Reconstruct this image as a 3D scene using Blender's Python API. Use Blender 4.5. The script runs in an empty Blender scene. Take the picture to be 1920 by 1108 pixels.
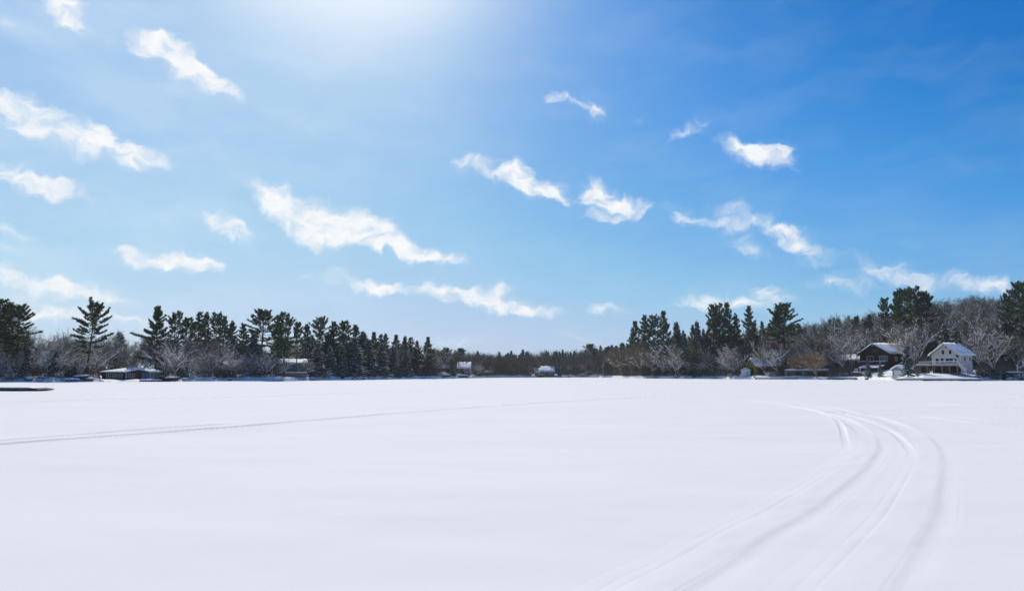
import bpy, math, random
import numpy as np
from mathutils import Vector, Matrix

# ------------------------------------------------------------------ scene, camera, light
S = bpy.context.scene
COL = S.collection
PI = math.pi
R = math.radians
EYE = 1.6
F = 1280.0                                   # focal length in photo pixels (photo 1920 wide)
PITCH = math.atan((702.5 - 554.0) / F)
cam_d = bpy.data.cameras.new("camera")
cam_d.sensor_width = 36.0
cam_d.lens = 36.0 * F / 1920.0
cam_d.clip_start = 0.1
cam_d.clip_end = 6000
cam = bpy.data.objects.new("camera", cam_d)
COL.objects.link(cam)
cam.location = (0, 0, EYE)
cam.rotation_euler = (PI / 2 + PITCH, 0, 0)
S.camera = cam

SUN_EL, SUN_AZ = R(38.0), R(-14.0)           # azimuth from +Y towards +X
sun_dir = Vector((math.sin(SUN_AZ) * math.cos(SUN_EL), math.cos(SUN_AZ) * math.cos(SUN_EL), math.sin(SUN_EL)))
sd = bpy.data.lights.new("sun", 'SUN')
sd.energy = 3.15
sd.angle = R(0.53)
sd.color = (1.0, 0.935, 0.81)
sun = bpy.data.objects.new("sun", sd)
COL.objects.link(sun)
sun.location = (-40, 200, 150)
sun.rotation_euler = sun_dir.to_track_quat('Z', 'Y').to_euler()

S.view_settings.view_transform = 'Standard'
S.view_settings.look = 'None'
S.view_settings.exposure = 0.33
S.view_settings.gamma = 1.0
S.cycles.max_bounces = 6
S.cycles.diffuse_bounces = 3
S.cycles.glossy_bounces = 2
S.cycles.transmission_bounces = 4
S.cycles.volume_bounces = 0
S.cycles.caustics_reflective = False
S.cycles.caustics_refractive = False
S.cycles.use_adaptive_sampling = True
S.cycles.adaptive_threshold = 0.015
S.cycles.use_denoising = True
S.cycles.denoiser = 'OPENIMAGEDENOISE'
S.cycles.denoising_input_passes = 'RGB_ALBEDO_NORMAL'
S.cycles.denoising_prefilter = 'ACCURATE'

def q_of(px):
    return (px - 960.0) / F * math.cos(PITCH)
def px_of(q):
    return q * F / math.cos(PITCH) + 960.0
def z_at(py, Y):
    dy = (554.0 - py) / F
    return EYE + Y * (math.sin(PITCH) + dy * math.cos(PITCH)) / (math.cos(PITCH) - dy * math.sin(PITCH))
def ground_pt(px, py):
    dy = (554.0 - py) / F
    dz = math.sin(PITCH) + dy * math.cos(PITCH)
    dyy = math.cos(PITCH) - dy * math.sin(PITCH)
    t = -EYE / dz
    return (t * (px - 960.0) / F, t * dyy)
def dir_of(px, py):
    dy = (554.0 - py) / F
    v = Vector(((px - 960.0) / F, math.cos(PITCH) - dy * math.sin(PITCH), math.sin(PITCH) + dy * math.cos(PITCH)))
    return v.normalized()
def azel(px, py):
    v = dir_of(px, py)
    return math.atan2(v.x, v.y), math.asin(v.z)

# ------------------------------------------------------------------ world: sky and clouds
CLOUDS = [
 (30,205,72,34,20,1),(100,250,72,32,25,1),(215,272,84,26,17,1),(190,243,32,13,35,.7),(270,290,40,14,5,.8),
 (40,330,75,24,5,.95),(110,356,62,17,10,.9),(10,425,46,16,10,.6),(10,462,26,11,5,.75),
 (108,12,34,30,40,1),(125,38,20,24,55,.7),(142,64,16,28,70,.4),(255,72,24,16,40,.25),(5,52,24,14,0,.6),
 (335,115,58,26,30,.85),(375,135,58,21,22,1),(300,82,30,16,0,.5),(425,166,28,9,25,.8),(235,88,40,15,10,.26),
 (555,125,13,24,-60,.3),(0,150,16,34,90,.3),
 (300,487,84,16,5,1),(370,497,52,13,5,.9),(248,474,26,13,35,.85),
 (412,417,40,17,15,1),(452,438,32,13,15,.7),(468,470,34,14,20,.33),(305,408,16,6,10,.4),
 (520,380,64,24,28,1),(580,400,70,34,20,1),(640,418,62,34,22,.95),(700,432,42,34,35,.95),(742,458,52,22,15,1),(820,478,78,15,8,1),(570,440,30,20,20,.8),(590,455,20,14,0,.6),
 (560,512,22,13,35,.6),(680,530,72,17,8,1),(735,545,28,10,10,.7),
 (60,530,120,25,12,.8),(195,560,90,14,8,.5),(70,582,130,20,5,.5),(235,602,100,12,5,.4),
 (830,545,60,15,10,1),(915,562,84,20,8,1),(990,580,62,11,6,.9),(940,543,26,12,-20,.7),
 (875,303,42,19,10,.6),(902,316,13,18,40,.6),
 (962,322,36,24,20,1),(1000,350,56,25,10,1),(1045,364,28,9,15,.7),
 (1122,356,27,26,35,1),(1150,381,52,17,8,1),(1212,390,34,12,0,.4),(1135,406,42,8,5,.8),
 (1270,400,22,20,50,.5),(1302,412,34,10,10,.4),
 (1368,414,48,27,10,1),(1400,467,42,18,20,.5),(1460,430,42,20,28,.9),(1510,455,54,15,15,.7),(1525,482,44,13,30,.3),
 (1130,580,44,11,10,.75),(1370,562,100,18,8,.85),(1450,545,40,12,20,.85),(1300,570,44,9,5,.5),
 (1565,533,66,13,15,.6),(1650,500,90,22,15,.45),(1750,530,120,20,8,.42),(1860,542,70,13,5,.38),(1700,512,190,34,12,.05),(1700,455,34,13,10,.2),(120,600,170,18,4,.3),(1610,575,70,13,5,.32),
 (1035,182,20,9,-20,.7),(1080,192,42,11,15,.7),(1122,212,26,13,-25,.7),(1182,225,38,11,0,.3),
 (1280,248,42,11,-15,.6),(1325,225,20,22,-50,.27),
 (1385,275,48,16,20,.8),(1432,287,56,24,-5,.85),(1482,322,26,12,20,.45),(1465,290,42,11,18,.5),
 (865,640,72,9,0,.42),(1070,636,50,6,0,.35),(770,245,16,10,0,.2),(815,183,24,8,0,.15),
]
W = bpy.data.worlds.new("World")
S.world = W
W.use_nodes = True
W.cycles.sampling_method = 'MANUAL'
W.cycles.sample_map_resolution = 512
nt = W.node_tree
nt.nodes.clear()
def N(t, tree=None, **kw):
    n = (tree or nt).nodes.new(t)
    for k, v in kw.items():
        setattr(n, k, v)
    return n
def L(a, b, tree=None):
    (tree or nt).links.new(a, b)
def M(op, a, b=None, c=None, clamp=False, tree=None):
    n = N('ShaderNodeMath', tree, operation=op, use_clamp=clamp)
    for i, v in enumerate((a, b, c)):
        if v is None: continue
        if isinstance(v, (int, float)): n.inputs[i].default_value = v
        else: L(v, n.inputs[i], tree)
    return n.outputs[0]
def MIXC(f, a, b, blend='MIX', tree=None):
    n = N('ShaderNodeMix', tree, data_type='RGBA', blend_type=blend)
    for s, v in ((n.inputs[0], f), (n.inputs[6], a), (n.inputs[7], b)):
        if isinstance(v, (int, float)): s.default_value = v
        elif isinstance(v, tuple): s.default_value = v if len(v) == 4 else (*v, 1)
        else: L(v, s, tree)
    return n.outputs[2]
def RAMP(fac, stops, tree=None, interp='LINEAR'):
    n = N('ShaderNodeValToRGB', tree)
    n.color_ramp.interpolation = interp
    el = n.color_ramp.elements
    while len(el) < len(stops): el.new(0.5)
    for e, (p, c) in zip(el, stops):
        e.position = p
        e.color = (c, c, c, 1) if isinstance(c, (int, float)) else (*c, 1)
    L(fac, n.inputs[0], tree)
    return n.outputs[0]

tc = N('ShaderNodeTexCoord')
vdir = tc.outputs['Generated']
sky = N('ShaderNodeTexSky', sky_type='NISHITA')
sky.sun_disc = False
sky.sun_elevation = SUN_EL
sky.sun_rotation = SUN_AZ
sky.altitude = 100
sky.air_density = 1.0
sky.dust_density = 0.6
sky.ozone_density = 3.0
sep = N('ShaderNodeSeparateXYZ'); L(vdir, sep.inputs[0])
az = M('ARCTAN2', sep.outputs[0], sep.outputs[1])
el = M('ARCSINE', sep.outputs[2])
uv = N('ShaderNodeCombineXYZ'); L(az, uv.inputs[0]); L(el, uv.inputs[1])
# domain warp, so that the clouds get torn edges
def noise_vec(scale, detail, amp, src, stretch=None):
    v = src
    if stretch:
        mp = N('ShaderNodeMapping'); L(src, mp.inputs[0])
        mp.inputs['Rotation'].default_value = (0, 0, stretch[0]); mp.inputs['Scale'].default_value = (1, stretch[1], 1)
        v = mp.outputs[0]
    n = N('ShaderNodeTexNoise'); n.inputs['Scale'].default_value = scale; n.inputs['Detail'].default_value = detail
    n.inputs['Roughness'].default_value = .6
    L(v, n.inputs['Vector'])
    s = N('ShaderNodeVectorMath', operation='SUBTRACT'); L(n.outputs['Color'], s.inputs[0]); s.inputs[1].default_value = (.5, .5, .5)
    m = N('ShaderNodeVectorMath', operation='SCALE'); L(s.outputs[0], m.inputs[0]); m.inputs['Scale'].default_value = amp
    a = N('ShaderNodeVectorMath', operation='ADD'); L(src, a.inputs[0]); L(m.outputs[0], a.inputs[1])
    return a.outputs[0]
w1 = noise_vec(16, 2, .045, uv.outputs[0])
w2 = noise_vec(42, 5, .030, w1)
acc = None
for (cx, cy, hw, hh, ang, st) in CLOUDS:
    a0, e0 = azel(cx, cy)
    ce = math.cos(e0)
    k = 1.7
    mp = N('ShaderNodeMapping', vector_type='TEXTURE')
    mp.inputs['Location'].default_value = (a0, e0, 0)
    mp.inputs['Rotation'].default_value = (0, 0, -R(ang))
    cosoff = (F * F / (F * F + (cx - 960) ** 2))          # pixels spread towards the corners
    mp.inputs['Scale'].default_value = (k * hw / F / ce * cosoff ** .8, k * hh / F * cosoff ** .5, 1)
    L(w2, mp.inputs[0])
    g = N('ShaderNodeTexGradient', gradient_type='SPHERICAL'); L(mp.outputs[0], g.inputs[0])
    acc = M('MULTIPLY', g.outputs['Fac'], st ** .7 * 1.05) if acc is None else M('MULTIPLY_ADD', g.outputs['Fac'], st ** .7 * 1.05, acc)
cov = M('MINIMUM', acc, 1.3)
st_map = N('ShaderNodeMapping'); L(w2, st_map.inputs[0])
st_map.inputs['Rotation'].default_value = (0, 0, R(16)); st_map.inputs['Scale'].default_value = (1, 1.7, 1)
n1 = N('ShaderNodeTexNoise'); n1.inputs['Scale'].default_value = 26; n1.inputs['Detail'].default_value = 8; n1.inputs['Roughness'].default_value = .54; n1.inputs['Distortion'].default_value = .35
L(st_map.outputs[0], n1.inputs['Vector'])
nn = M('SUBTRACT', n1.outputs['Fac'], .5)
den = M('ADD', M('MULTIPLY', cov, M('MULTIPLY_ADD', nn, 2.1, .95)), M('MULTIPLY', nn, .45))
present = M('MULTIPLY', cov, 1.35, clamp=True)
mr = N('ShaderNodeMapRange', interpolation_type='SMOOTHSTEP'); L(den, mr.inputs[0])
mr.inputs[1].default_value = .14; mr.inputs[2].default_value = 1.45; mr.inputs[3].default_value = 0; mr.inputs[4].default_value = 1
cloud = M('MULTIPLY', mr.outputs[0], present)
# thin high veil, faint
vm = N('ShaderNodeMapping'); L(w1, vm.inputs[0]); vm.inputs['Rotation'].default_value = (0, 0, R(16)); vm.inputs['Scale'].default_value = (1, 3, 1)
n2 = N('ShaderNodeTexNoise'); n2.inputs['Scale'].default_value = 7; n2.inputs['Detail'].default_value = 5; L(vm.outputs[0], n2.inputs['Vector'])
veil = M('MULTIPLY', M('SUBTRACT', n2.outputs['Fac'], .45, clamp=True), .35)
# angle to the sun
dt = N('ShaderNodeVectorMath', operation='DOT_PRODUCT'); L(vdir, dt.inputs[0]); dt.inputs[1].default_value = tuple(sun_dir)
sang = M('ARCCOSINE', M('MINIMUM', dt.outputs['Value'], 1.0))
SKY_K = 0.10
half = N('ShaderNodeVectorMath', operation='SCALE'); L(sky.outputs[0], half.inputs[0]); half.inputs['Scale'].default_value = .08
cv = N('ShaderNodeRGBCurve'); L(half.outputs[0], cv.inputs['Color'])
def curve(i, pts):
    c = cv.mapping.curves[i]
    c.points[0].location = pts[0]; c.points[1].location = pts[-1]
    for p in pts[1:-1]: c.points.new(*p)
curve(0, [(0, 0), (.154, .008), (.213, .040), (.242, .062), (.30, .105), (.36, .145), (.45, .212), (.6, .29), (.756, .355), (1.0, .40)])
curve(1, [(0, 0), (.246, .140), (.29, .185), (.333, .231), (.42, .305), (.506, .365), (.612, .44), (.84, .485), (1.0, .51)])
curve(2, [(0, .02), (.421, .445), (.518, .562), (.56, .60), (.676, .638), (.783, .66), (1.0, .68)])
cv.mapping.update()
b10 = N('ShaderNodeVectorMath', operation='SCALE'); L(cv.outputs[0], b10.inputs[0]); b10.inputs['Scale'].default_value = 10.0
# thin ice-crystal veil: thicker towards the left and round the sun
lv = N('ShaderNodeMapRange', interpolation_type='SMOOTHSTEP'); L(az, lv.inputs[0])
lv.inputs[1].default_value = R(6); lv.inputs[2].default_value = R(-40); lv.inputs[3].default_value = 0; lv.inputs[4].default_value = .46
front = M('MULTIPLY', M('ADD', sep.outputs[1], .2, clamp=True), 1.2, clamp=True)
lvf = M('MULTIPLY', M('MULTIPLY', lv.outputs[0], front), M('MULTIPLY_ADD', M('SUBTRACT', n2.outputs['Fac'], .5), 1.2, 1.0))
sky1 = MIXC(lvf, b10.outputs[0], (5.6, 6.9, 7.7))
aure = RAMP(M('DIVIDE', sang, R(30)), [(0, 1), (.2, .82), (.3, .52), (.42, .15), (.55, .03), (.8, 0)], interp='B_SPLINE')
sky2 = MIXC(aure, sky1, (8.6, 8.7, 9.0))
allc = M('MINIMUM', M('ADD', cloud, M('MULTIPLY', veil, 0.6)), .97)
ccol = MIXC(M('MULTIPLY_ADD', nn, 2.6, .5, clamp=True), (6.6, 7.0, 7.4), (7.9, 7.9, 7.9))
final = MIXC(allc, sky2, ccol)
bg = N('ShaderNodeBackground'); L(final, bg.inputs[0]); bg.inputs[1].default_value = SKY_K
wo = N('ShaderNodeOutputWorld'); L(bg.outputs[0], wo.inputs[0])

# ------------------------------------------------------------------ materials
def new_mat(name):
    m = bpy.data.materials.new(name); m.use_nodes = True
    t = m.node_tree; t.nodes.clear()
    b = N('ShaderNodeBsdfPrincipled', t); o = N('ShaderNodeOutputMaterial', t)
    L(b.outputs[0], o.inputs[0], t)
    return m, t, b
def tex(t, kind, scale, detail=3, coord='Object', rough=.5, dist=0, stretch=None):
    c = N('ShaderNodeTexCoord', t); v = c.outputs[coord]
    if stretch:
        mp = N('ShaderNodeMapping', t); L(v, mp.inputs[0], t); mp.inputs['Scale'].default_value = stretch; v = mp.outputs[0]
    n = N('ShaderNodeTexNoise', t); n.inputs['Scale'].default_value = scale; n.inputs['Detail'].default_value = detail
    n.inputs['Roughness'].default_value = rough; n.inputs['Distortion'].default_value = dist
    L(v, n.inputs['Vector'], t)
    return n.outputs['Fac']
def bump(t, b, h, strength, dist):
    n = N('ShaderNodeBump', t); n.inputs['Strength'].default_value = strength; n.inputs['Distance'].default_value = dist
    L(h, n.inputs['Height'], t); L(n.outputs[0], b.inputs['Normal'], t)
def simple(name, c1, c2=None, scale=3, rough=.85, bstr=0, spec=.3, stretch=None, metal=0):
    m, t, b = new_mat(name)
    b.inputs['Roughness'].default_value = rough; b.inputs['Specular IOR Level'].default_value = spec
    b.inputs['Metallic'].default_value = metal
    if c2 is None: b.inputs['Base Color'].default_value = (*c1, 1)
    else:
        f = tex(t, 'n', scale, 4, stretch=stretch)
        L(RAMP(f, [(.32, c1), (.68, c2)], t), b.inputs['Base Color'], t)
        if bstr: bump(t, b, f, bstr, .02)
    return m
SNOW_C = (.86, .865, .905)
m_snow, t, b = new_mat("lake_snow")
b.inputs['Roughness'].default_value = .9; b.inputs['Specular IOR Level'].default_value = .06
f1 = tex(t, 'n', .35, 5, rough=.6, stretch=(.45, 1, 1))
L(RAMP(f1, [(.3, (.83, .812, .80)), (.7, (.865, .845, .832))], t), b.inputs['Base Color'], t)
g1 = tex(t, 'n', 6, 4, rough=.6); g2 = tex(t, 'n', 60, 3, rough=.7)
bump(t, b, M('ADD', M('MULTIPLY', g1, .6), M('MULTIPLY', g2, .12), tree=t), .22, .03)
m_bank = simple("bank_snow", (.82, .81, .80), (.88, .87, .86), .8, .8, .4)
m_roofsnow = simple("roof_snow", (.86, .86, .87), (.92, .92, .92), 4, .8)
m_clump, t, b = new_mat("snow_clump")
b.inputs['Roughness'].default_value = .8; b.inputs['Base Color'].default_value = (.90, .90, .91, 1)
tr = N('ShaderNodeBsdfTranslucent', t); tr.inputs[0].default_value = (.90, .92, .95, 1)
mx = N('ShaderNodeMixShader', t); mx.inputs[0].default_value = .45
L(b.outputs[0], mx.inputs[1], t); L(tr.outputs[0], mx.inputs[2], t); L(mx.outputs[0], t.nodes['Material Output'].inputs[0], t)
def bark_mat(name, c1, c2, snow=True, lim=.25):
    m, t, b = new_mat(name); b.inputs['Roughness'].default_value = .9; b.inputs['Specular IOR Level'].default_value = .2
    f = tex(t, 'n', 5, 4, stretch=(1, 1, .3))
    c = RAMP(f, [(.3, c1), (.7, c2)], t)
    if snow:                                       # fresh snow lies on every face that looks up
        g = N('ShaderNodeNewGeometry', t); sp = N('ShaderNodeSeparateXYZ', t); L(g.outputs['Normal'], sp.inputs[0], t)
        u = M('MULTIPLY', M('SUBTRACT', M('ADD', sp.outputs[2], M('MULTIPLY', f, .3, tree=t), tree=t), lim, tree=t), 6, clamp=True, tree=t)
        c = MIXC(u, c, (.82, .83, .87), tree=t)
    L(c, b.inputs['Base Color'], t)
    return m
m_bark = bark_mat("grey_bark", (.10, .085, .06), (.20, .17, .125))
m_twig = bark_mat("brown_twigs", (.145, .126, .088), (.26, .225, .16), True, .92)
m_twig_dry = bark_mat("dry_twigs", (.14, .112, .072), (.24, .195, .128), False)
m_twig_gold = bark_mat("golden_twigs", (.24, .15, .065), (.38, .25, .12), False)
m_pinebark = bark_mat("pine_bark", (.05, .038, .03), (.10, .075, .06), True, .5)
def needle_mat(name, c1, c2, c3):
    m, t, b = new_mat(name); b.inputs['Roughness'].default_value = .6; b.inputs['Specular IOR Level'].default_value = .3
    f = tex(t, 'n', .55, 3)
    oi = N('ShaderNodeObjectInfo', t)
    c = RAMP(f, [(.3, c1), (.5, c2), (.72, c3)], t)
    hs = N('ShaderNodeHueSaturation', t); L(c, hs.inputs['Color'], t)
    L(M('MULTIPLY_ADD', oi.outputs['Random'], .05, .475, tree=t), hs.inputs['Hue'], t)
    L(M('MULTIPLY_ADD', oi.outputs['Random'], .6, .85, tree=t), hs.inputs['Value'], t)
    L(hs.outputs[0], b.inputs['Base Color'], t)
    tr = N('ShaderNodeBsdfTranslucent', t); L(hs.outputs[0], tr.inputs[0], t)
    mx = N('ShaderNodeMixShader', t); mx.inputs[0].default_value = .38
    L(b.outputs[0], mx.inputs[1], t); L(tr.outputs[0], mx.inputs[2], t)
    L(mx.outputs[0], t.nodes['Material Output'].inputs[0], t)
    return m
m_pine = needle_mat("pine_needles", (.036, .062, .034), (.062, .094, .042), (.12, .13, .048))
m_spruce = needle_mat("spruce_needles", (.036, .058, .044), (.056, .080, .056), (.082, .102, .058))
m_far = needle_mat("far_needles", (.022, .045, .032), (.035, .062, .040), (.055, .080, .045))
m_brownleaf = needle_mat("withered_leaves", (.13, .065, .022), (.21, .115, .04), (.28, .16, .06))
m_brush = simple("brush_twigs", (.08, .062, .045), (.21, .165, .12), 1.2)
m_farwood = simple("far_bare_wood", (.095, .075, .058), (.165, .13, .10), .15)
m_redwood = simple("dark_red_boards", (.036, .012, .010), (.060, .019, .014), 2, .7, .3, stretch=(1, 1, 8))
m_beige = simple("beige_siding", (.47, .44, .405), (.54, .505, .47), 2, .7, .2, stretch=(.3, .3, 9))
m_white = simple("white_trim", (.62, .62, .62), (.72, .72, .72), 2, .6)
m_grey = simple("grey_siding", (.36, .37, .385), (.44, .45, .46), 2, .75, .2, stretch=(.3, .3, 9))
m_slate = simple("weathered_grey_siding", (.14, .14, .15), (.20, .20, .21), 2, .8, .2, stretch=(.3, .3, 9))
m_teal = simple("blue_grey_siding", (.17, .25, .31), (.24, .33, .39), 2, .75, .2, stretch=(.3, .3, 9))
m_ochre = simple("ochre_boards", (.16, .115, .03), (.27, .19, .05), 2.5, .8, .3, stretch=(6, 6, 1))
m_brick = simple("brown_brick", (.10, .045, .035), (.16, .07, .05), 5, .85, .3)
m_darkwood = simple("dark_timber", (.028, .024, .022), (.06, .05, .042), 3, .85, .3, stretch=(1, 1, 6))
m_wood = simple("weathered_wood", (.16, .13, .10), (.26, .21, .165), 3, .85, .3)
m_orange = simple("orange_boards", (.33, .15, .05), (.42, .21, .08), 3, .8)
m_shingle = simple("grey_shingles", (.07, .07, .075), (.12, .12, .125), 4, .9, .3)
m_glass = simple("dark_glass", (.018, .022, .028), None, rough=.08, spec=.6)
m_tealglass = simple("curtained_glass", (.10, .16, .16), None, rough=.1, spec=.6)
m_black = simple("dark_hull", (.015, .017, .022), (.03, .032, .038), 3, .5)
m_carpaint = simple("dark_car_paint", (.02, .022, .026), None, rough=.3, spec=.5)
m_tyre = simple("tyre_rubber", (.012, .012, .012), None, rough=.9)
m_blue = simple("mottled_blue", (.06, .14, .28), (.09, .19, .36), 3, .6)
m_stone = simple("shore_rock", (.055, .055, .06), (.14, .135, .13), 3, .9, .5)

# ------------------------------------------------------------------ mesh helpers
def mk(name, V, quads=None, tris=None, mats=(), qm=None, tm=None, smooth=False, parent=None):
    me = bpy.data.meshes.new(name)
    V = np.asarray(V, dtype=np.float32)
    q = np.zeros((0, 4), np.int32) if quads is None else np.asarray(quads, np.int32).reshape(-1, 4)
    tr = np.zeros((0, 3), np.int32) if tris is None else np.asarray(tris, np.int32).reshape(-1, 3)
    me.vertices.add(len(V)); me.vertices.foreach_set('co', V.ravel())
    me.loops.add(q.size + tr.size); me.loops.foreach_set('vertex_index', np.concatenate([q.ravel(), tr.ravel()]))
    nq, ntr = len(q), len(tr)
    me.polygons.add(nq + ntr)
    me.polygons.foreach_set('loop_start', np.concatenate([np.arange(nq) * 4, nq * 4 + np.arange(ntr) * 3]).astype(np.int32))
    mi = np.concatenate([np.zeros(nq, np.int32) if qm is None else np.broadcast_to(np.asarray(qm, np.int32), (nq,)),
                         np.zeros(ntr, np.int32) if tm is None else np.broadcast_to(np.asarray(tm, np.int32), (ntr,))])
    for m in mats: me.materials.append(m)
    me.polygons.foreach_set('material_index', mi.astype(np.int32))
    me.polygons.foreach_set('use_smooth', np.full(nq + ntr, smooth, dtype=bool))
    me.update(calc_edges=True)
    o = bpy.data.objects.new(name, me)
    COL.objects.link(o)
    if parent is not None: o.parent = parent
    return o
def tag(o, label=None, cat=None, group=None, kind=None):
    if label: o['label'] = label
    if cat: o['category'] = cat
    if group: o['group'] = group
    if kind: o['kind'] = kind
    return o
def empty(name, loc=(0, 0, 0), rz=0):
    o = bpy.data.objects.new(name, None); COL.objects.link(o)
    o.location = loc; o.rotation_euler = (0, 0, rz); o.empty_display_size = .3
    return o
class MB:
    """collects boxes, bars and polygons, then links them as one mesh object"""
    def __init__(s): s.v = []; s.f = []
    def poly(s, pts, faces):
        n = len(s.v); s.v += [tuple(p) for p in pts]; s.f += [tuple(i + n for i in f) for f in faces]; return s
    def box(s, x0, x1, y0, y1, z0, z1):
        return s.poly([(x0, y0, z0), (x1, y0, z0), (x1, y1, z0), (x0, y1, z0), (x0, y0, z1), (x1, y0, z1), (x1, y1, z1), (x0, y1, z1)],
                      [(0, 3, 2, 1), (4, 5, 6, 7), (0, 1, 5, 4), (1, 2, 6, 5), (2, 3, 7, 6), (3, 0, 4, 7)])
    def prism(s, prof, y0, y1):                 # profile in x-z, pushed along y
        n = len(prof)
        return s.poly([(x, y0, z) for x, z in prof] + [(x, y1, z) for x, z in prof],
                      [tuple(range(n)), tuple(range(2 * n - 1, n - 1, -1))] + [(i, i + n, (i + 1) % n + n, (i + 1) % n) for i in range(n)])
    def slab(s, a, b, c, d, th):                # four corners, thickness upward
        p = [a, b, c, d]
        return s.poly(p + [(x, y, z + th) for x, y, z in p], [(0, 3, 2, 1), (4, 5, 6, 7), (0, 1, 5, 4), (1, 2, 6, 5), (2, 3, 7, 6), (3, 0, 4, 7)])
    def bar(s, a, b, r, n=6, r2=None):
        a = Vector(a); b = Vector(b); d = (b - a).normalized(); u = d.orthogonal().normalized(); w = d.cross(u)
        r2 = r if r2 is None else r2
        pts = [tuple(a + (u * math.cos(2 * PI * i / n) + w * math.sin(2 * PI * i / n)) * r) for i in range(n)] + \
              [tuple(b + (u * math.cos(2 * PI * i / n) + w * math.sin(2 * PI * i / n)) * r2) for i in range(n)]
        return s.poly(pts, [tuple(range(n - 1, -1, -1)), tuple(range(n, 2 * n))] + [(i, (i + 1) % n, (i + 1) % n + n, i + n) for i in range(n)])
    def build(s, name, m, parent=None, bevel=0, smooth=False):
        me = bpy.data.meshes.new(name); me.from_pydata(s.v, [], s.f); me.materials.append(m)
        import bmesh
        bm = bmesh.new(); bm.from_mesh(me); bmesh.ops.recalc_face_normals(bm, faces=bm.faces); bm.to_mesh(me); bm.free()
        if smooth:
            for p in me.polygons: p.use_smooth = True
        o = bpy.data.objects.new(name, me); COL.objects.link(o)
        if parent is not None: o.parent = parent
        if bevel:
            bv = o.modifiers.new("bevel", 'BEVEL'); bv.width = bevel; bv.segments = 2; bv.limit_method = 'ANGLE'
        return o

# value noise on arrays (numpy)
_rs = np.random.RandomState(5)
_perm = _rs.rand(256, 256)
def vnoise(x, y):
    xi = np.floor(x).astype(int); yi = np.floor(y).astype(int); fx = x - xi; fy = y - yi
    fx = fx * fx * (3 - 2 * fx); fy = fy * fy * (3 - 2 * fy)
    g = lambda a, b: _perm[a % 256, b % 256]
    return (g(xi, yi) * (1 - fx) + g(xi + 1, yi) * fx) * (1 - fy) + (g(xi, yi + 1) * (1 - fx) + g(xi + 1, yi + 1) * fx) * fy - .5
def sstep(a, b, x):
    t = np.clip((x - a) / (b - a), 0, 1); return t * t * (3 - 2 * t)

# ------------------------------------------------------------------ shoreline and terrain
SH = [(-500, 60), (-200, 95), (0, 150), (100, 150), (200, 158), (300, 160), (350, 166), (450, 178), (520, 180), (640, 205), (700, 232), (770, 262), (830, 285),
      (880, 330), (930, 385), (1000, 400), (1100, 420), (1150, 385), (1185, 325), (1260, 290), (1350, 272), (1420, 246), (1500, 238), (1600, 226), (1680, 200),
      (1730, 180), (1800, 178), (1850, 190), (1920, 192), (2100, 170), (2600, 140)]
_sx = np.array([a for a, b in SH], float); _sy = np.array([b for a, b in SH], float)
RIDGE = [(-500, 640), (0, 628), (100, 634), (200, 634), (300, 640), (400, 634), (500, 634), (600, 648), (700, 655), (830, 664), (900, 665), (960, 661), (1040, 658), (1100, 655),
         (1160, 648), (1200, 637), (1300, 618), (1400, 606), (1500, 604), (1560, 590), (1620, 586), (1700, 570), (1760, 557), (1850, 549), (1920, 549), (2600, 540)]
_rx = np.array([a for a, b in RIDGE], float); _ry = np.array([b for a, b in RIDGE], float)
def y_shore(q):
    px = q * F / math.cos(PITCH) + 960.0
    return np.interp(px, _sx, _sy) + 2.2 * vnoise(px / 17.0, px * 0 + 3.3) + 1.2 * vnoise(px / 5.0, px * 0 + 9.3)
TREE_H = 12.0
def terrain(q, Y):
    q = np.asarray(q, float); Y = np.asarray(Y, float)
    px = q * F / math.cos(PITCH) + 960.0
    ys = y_shore(q); s = Y - ys
    ys0 = (np.interp(px - 60, _sx, _sy) + np.interp(px + 60, _sx, _sy) + np.interp(px, _sx, _sy)) / 3; sh = Y - ys0
    yr = ys0 + 135
    zr = np.maximum(EYE + yr * (702.5 - np.interp(px, _rx, _ry)) / F - TREE_H, 4.0)
    bankh = 1.0 + .45 * vnoise(px / 23.0, px * 0 + 1.7)
    X = q * Y
    low = sstep(180, 200, px) * (1 - sstep(300, 318, px)); bankh = bankh * (1 - .62 * low)
    h = -.35 + (bankh + .35) * sstep(-.3, 3.2, s) + (.9 - .85 * low) * sstep(3, 16, s)
    h = h + (zr - 1.9) * (.10 * sstep(14, 40, sh) + .90 * sstep(32, 140, sh))
    h = h + 2.0 * vnoise(X / 14.0, Y / 14.0) * sstep(12, 60, s) + .5 * vnoise(X / 3.1, Y / 3.1) * sstep(.3, 4, s)
    return h
def tz(q, Y): return float(terrain(np.array([q]), np.array([Y]))[0])
def ysh(px): return float(y_shore(np.array([q_of(px)]))[0])
def spot(px, s):
    q = q_of(px); Y = ysh(px) + s
    return q * Y, Y, tz(q, Y)

qs = np.concatenate([np.linspace(-1.5, -.82, 30)[:-1], np.linspace(-.82, .82, 620), np.linspace(.82, 1.6, 34)[1:]])
ss = np.concatenate([np.linspace(-1.2, 5, 22), np.linspace(5.6, 20, 24), np.linspace(22, 160, 50), np.array([175, 200, 240, 300, 400, 600, 900, 1500])])
Q, SS = np.meshgrid(qs, ss)
YY = y_shore(Q) + SS
ZZ = terrain(Q, YY)
V = np.stack([Q * YY, YY, ZZ], -1).reshape(-1, 3)
nr, nc = Q.shape
idx = np.arange(nr * nc).reshape(nr, nc)
quads = np.stack([idx[:-1, :-1], idx[:-1, 1:], idx[1:, 1:], idx[1:, :-1]], -1).reshape(-1, 4)
tag(mk("hillside", V, quads, mats=[m_bank], smooth=True), kind='structure')

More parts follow.
